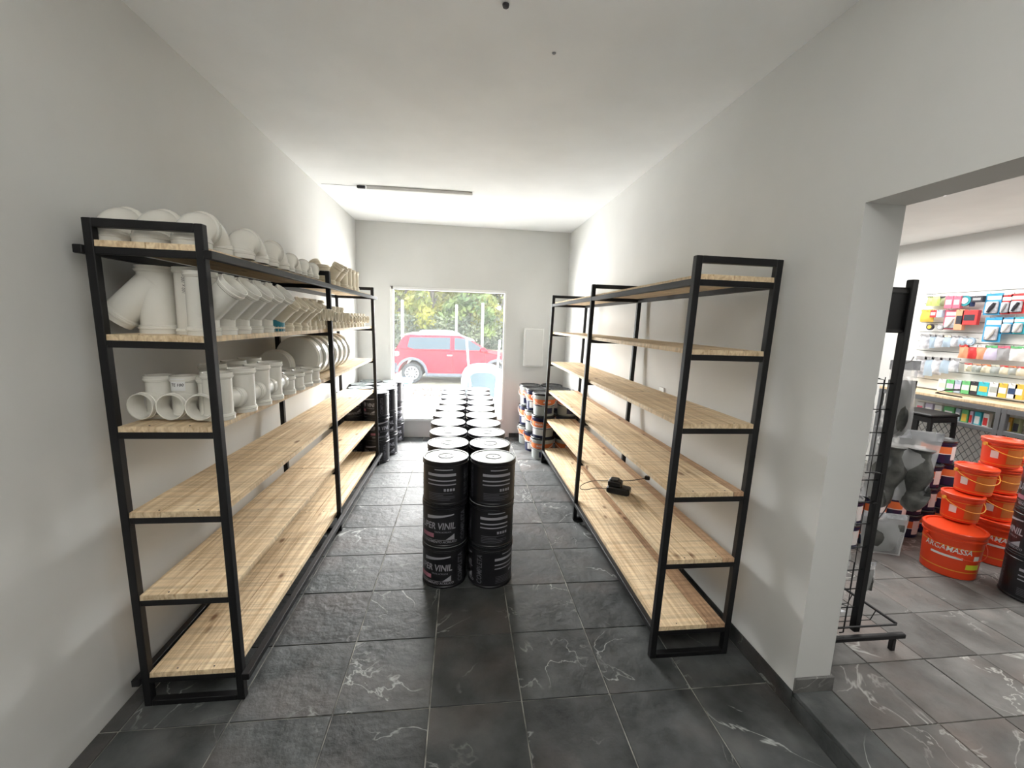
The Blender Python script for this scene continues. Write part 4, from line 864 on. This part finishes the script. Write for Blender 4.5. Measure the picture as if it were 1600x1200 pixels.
for s_ in (-1, 1):
    MB().tube([(s_ * .08, -.15, .13), (s_ * .2, -.22, .4), (s_ * .23, -.16, .85), (s_ * .26, -.08, 1.2)], .014, 8).build('frame_tube', M['rim'], t)
    MB().tube([(s_ * .262, -.075, 1.2), (s_ * .268, -.06, 1.33)], .019, 8).build('grip', M['clad'], t)
    MB().tube([(s_ * .22, -.2, .72), (s_ * .2, -.42, .62), (s_ * .22, -.22, .5)], .012, 6).build('leg', M['rim'], t)
MB().lathe([(.1, -.03), (.14, -.04), (.15, -.02), (.15, .02), (.14, .04), (.1, .03)], 20, (0, -.15, .151), ax=0).build('wheel', M['tyre'], t)
t = thing('waste_bin', 'light blue plastic wheelie bin outside at the window left edge', 'bin', (-1.12, 7.1, .02))
def taper(x0, x1, y0, y1, z0, z1, k_): 
    return MB().add([(x0 * k_, y0 * k_, z0), (x1 * k_, y0 * k_, z0), (x1 * k_, y1 * k_, z0), (x0 * k_, y1 * k_, z0), (x0, y0, z1), (x1, y0, z1), (x1, y1, z1), (x0, y1, z1)], [(3, 2, 1, 0), (4, 5, 6, 7), (0, 1, 5, 4), (1, 2, 6, 5), (2, 3, 7, 6), (3, 0, 4, 7)])
M['bin'] = mat('light_blue_plastic', (.12, .24, .4), .5)
taper(-.26, .26, -.24, .24, .0, .54, .78).build('body', M['bin'], t); MB().bbox(-.29, .29, -.27, .27, .54, .575, .01).build('rim', M['bin'], t); MB().bbox(-.28, .28, -.26, .26, .58, .62, .015).build('lid', M['bin'], t)
# fence posts and trees
for i, (x, y) in enumerate(((-2.6, 19), (-.3, 22), (.9, 19), (2.6, 18))):
    o = MB().lathe([(.06, 0), (.06, 2.6)], 8).build('fence_post', M['white'], None, (x, y, -.16)); tag(o, 'thin white post before the trees, %s from the left' % NTH[i], 'post', 'white posts before the trees')
def tree(x, y, h, cw, mt, seed, label, n=1500, tw=.18):
    rr = random.Random(seed); t = thing('tree', label, 'tree', (x, y, -.16), 0, 'trees across the road')
    mb = MB(); mb.sweep([((0, 0, 0), (0, 0, 1), tw), ((rr.uniform(-.2, .2), 0, h * .3), (0, 0, 1), tw * .8), ((rr.uniform(-.4, .4), 0, h * .7), (0, 0, 1), tw * .4)], 8, cap=True)
    for k_ in range(4): a = rr.uniform(0, 6.28); mb.tube([(0, 0, h * .3), (math.cos(a) * cw * .3, math.sin(a) * cw * .3, h * .55), (math.cos(a) * cw * .6, math.sin(a) * cw * .6, h * .75)], tw * .3, 5)
    mb.build('trunk', M['bark'], t)
    cl = [(rr.uniform(-1, 1) * cw * .75, rr.uniform(-.6, .6) * cw, h * rr.uniform(.12, .9), rr.uniform(.5, 1.0) * cw * .42) for _ in range(24)]
    mb = MB(); vs = []; fs = []
    for i in range(n):
        cx_, cy_, cz_, cr = cl[i % 24]; d = Vector((rr.gauss(0, 1), rr.gauss(0, 1), rr.gauss(0, 1))).normalized() * cr * rr.uniform(.6, 1.05)
        p_ = Vector((cx_, cy_, cz_)) + d; s_ = rr.uniform(.12, .26); a = Vector((rr.gauss(0, 1), rr.gauss(0, 1), rr.gauss(0, 1))).normalized() * s_; b_ = a.orthogonal().normalized() * s_ * .6
        k_ = len(vs); vs += [p_ - a, p_ + b_, p_ + a, p_ - b_]; fs.append((k_, k_ + 1, k_ + 2, k_ + 3))
    mb.add(vs, fs); mb.build('crown', M[mt], t)
kinds = ['leaf1', 'leaf2', 'leaf3']
desc = {'leaf1': 'yellow-green', 'leaf2': 'mid green', 'leaf3': 'grey-green'}
ti = 0
for row, (yy, hh, xs) in enumerate(((29, 7.5, (-6.5, -4.2, -1.9, .4, 2.7, 5.0)), (34, 10, (-7.5, -4.5, -1.5, 1.5, 4.5, 7.0)))):
    for i, x in enumerate(xs):
        mt = ['leaf3', 'leaf1', 'leaf1', 'leaf2', 'leaf1', 'leaf2'][i] if row == 0 else kinds[i % 3]
        tree(x, yy + R.uniform(-1, 1), hh * R.uniform(.9, 1.1), 2.3, mt, 100 + ti, '%s tree, %s from the left in the %s row across the road' % (desc[mt], NTH[i], ('nearer', 'farther')[row]), 5200 if row == 0 else 4200); ti += 1
# low hedge behind the far car
mb = MB(); rr = random.Random(9); vs = []; fs = []
for i in range(14000):
    p_ = Vector((rr.uniform(-9, 8), rr.uniform(27, 28.6), rr.uniform(-.3, 1.9))); s_ = rr.uniform(.07, .16)
    a = Vector((rr.gauss(0, 1), rr.gauss(0, 1), rr.gauss(0, 1))).normalized() * s_; b_ = a.orthogonal().normalized() * s_ * .6; k_ = len(vs); vs += [p_ - a, p_ + b_, p_ + a, p_ - b_]; fs.append((k_, k_ + 1, k_ + 2, k_ + 3))
mb.add(vs, fs); o = mb.build('undergrowth', M['leaf3']); tag(o, 'dense grey-green undergrowth below the trees across the road', 'undergrowth', kind='stuff')
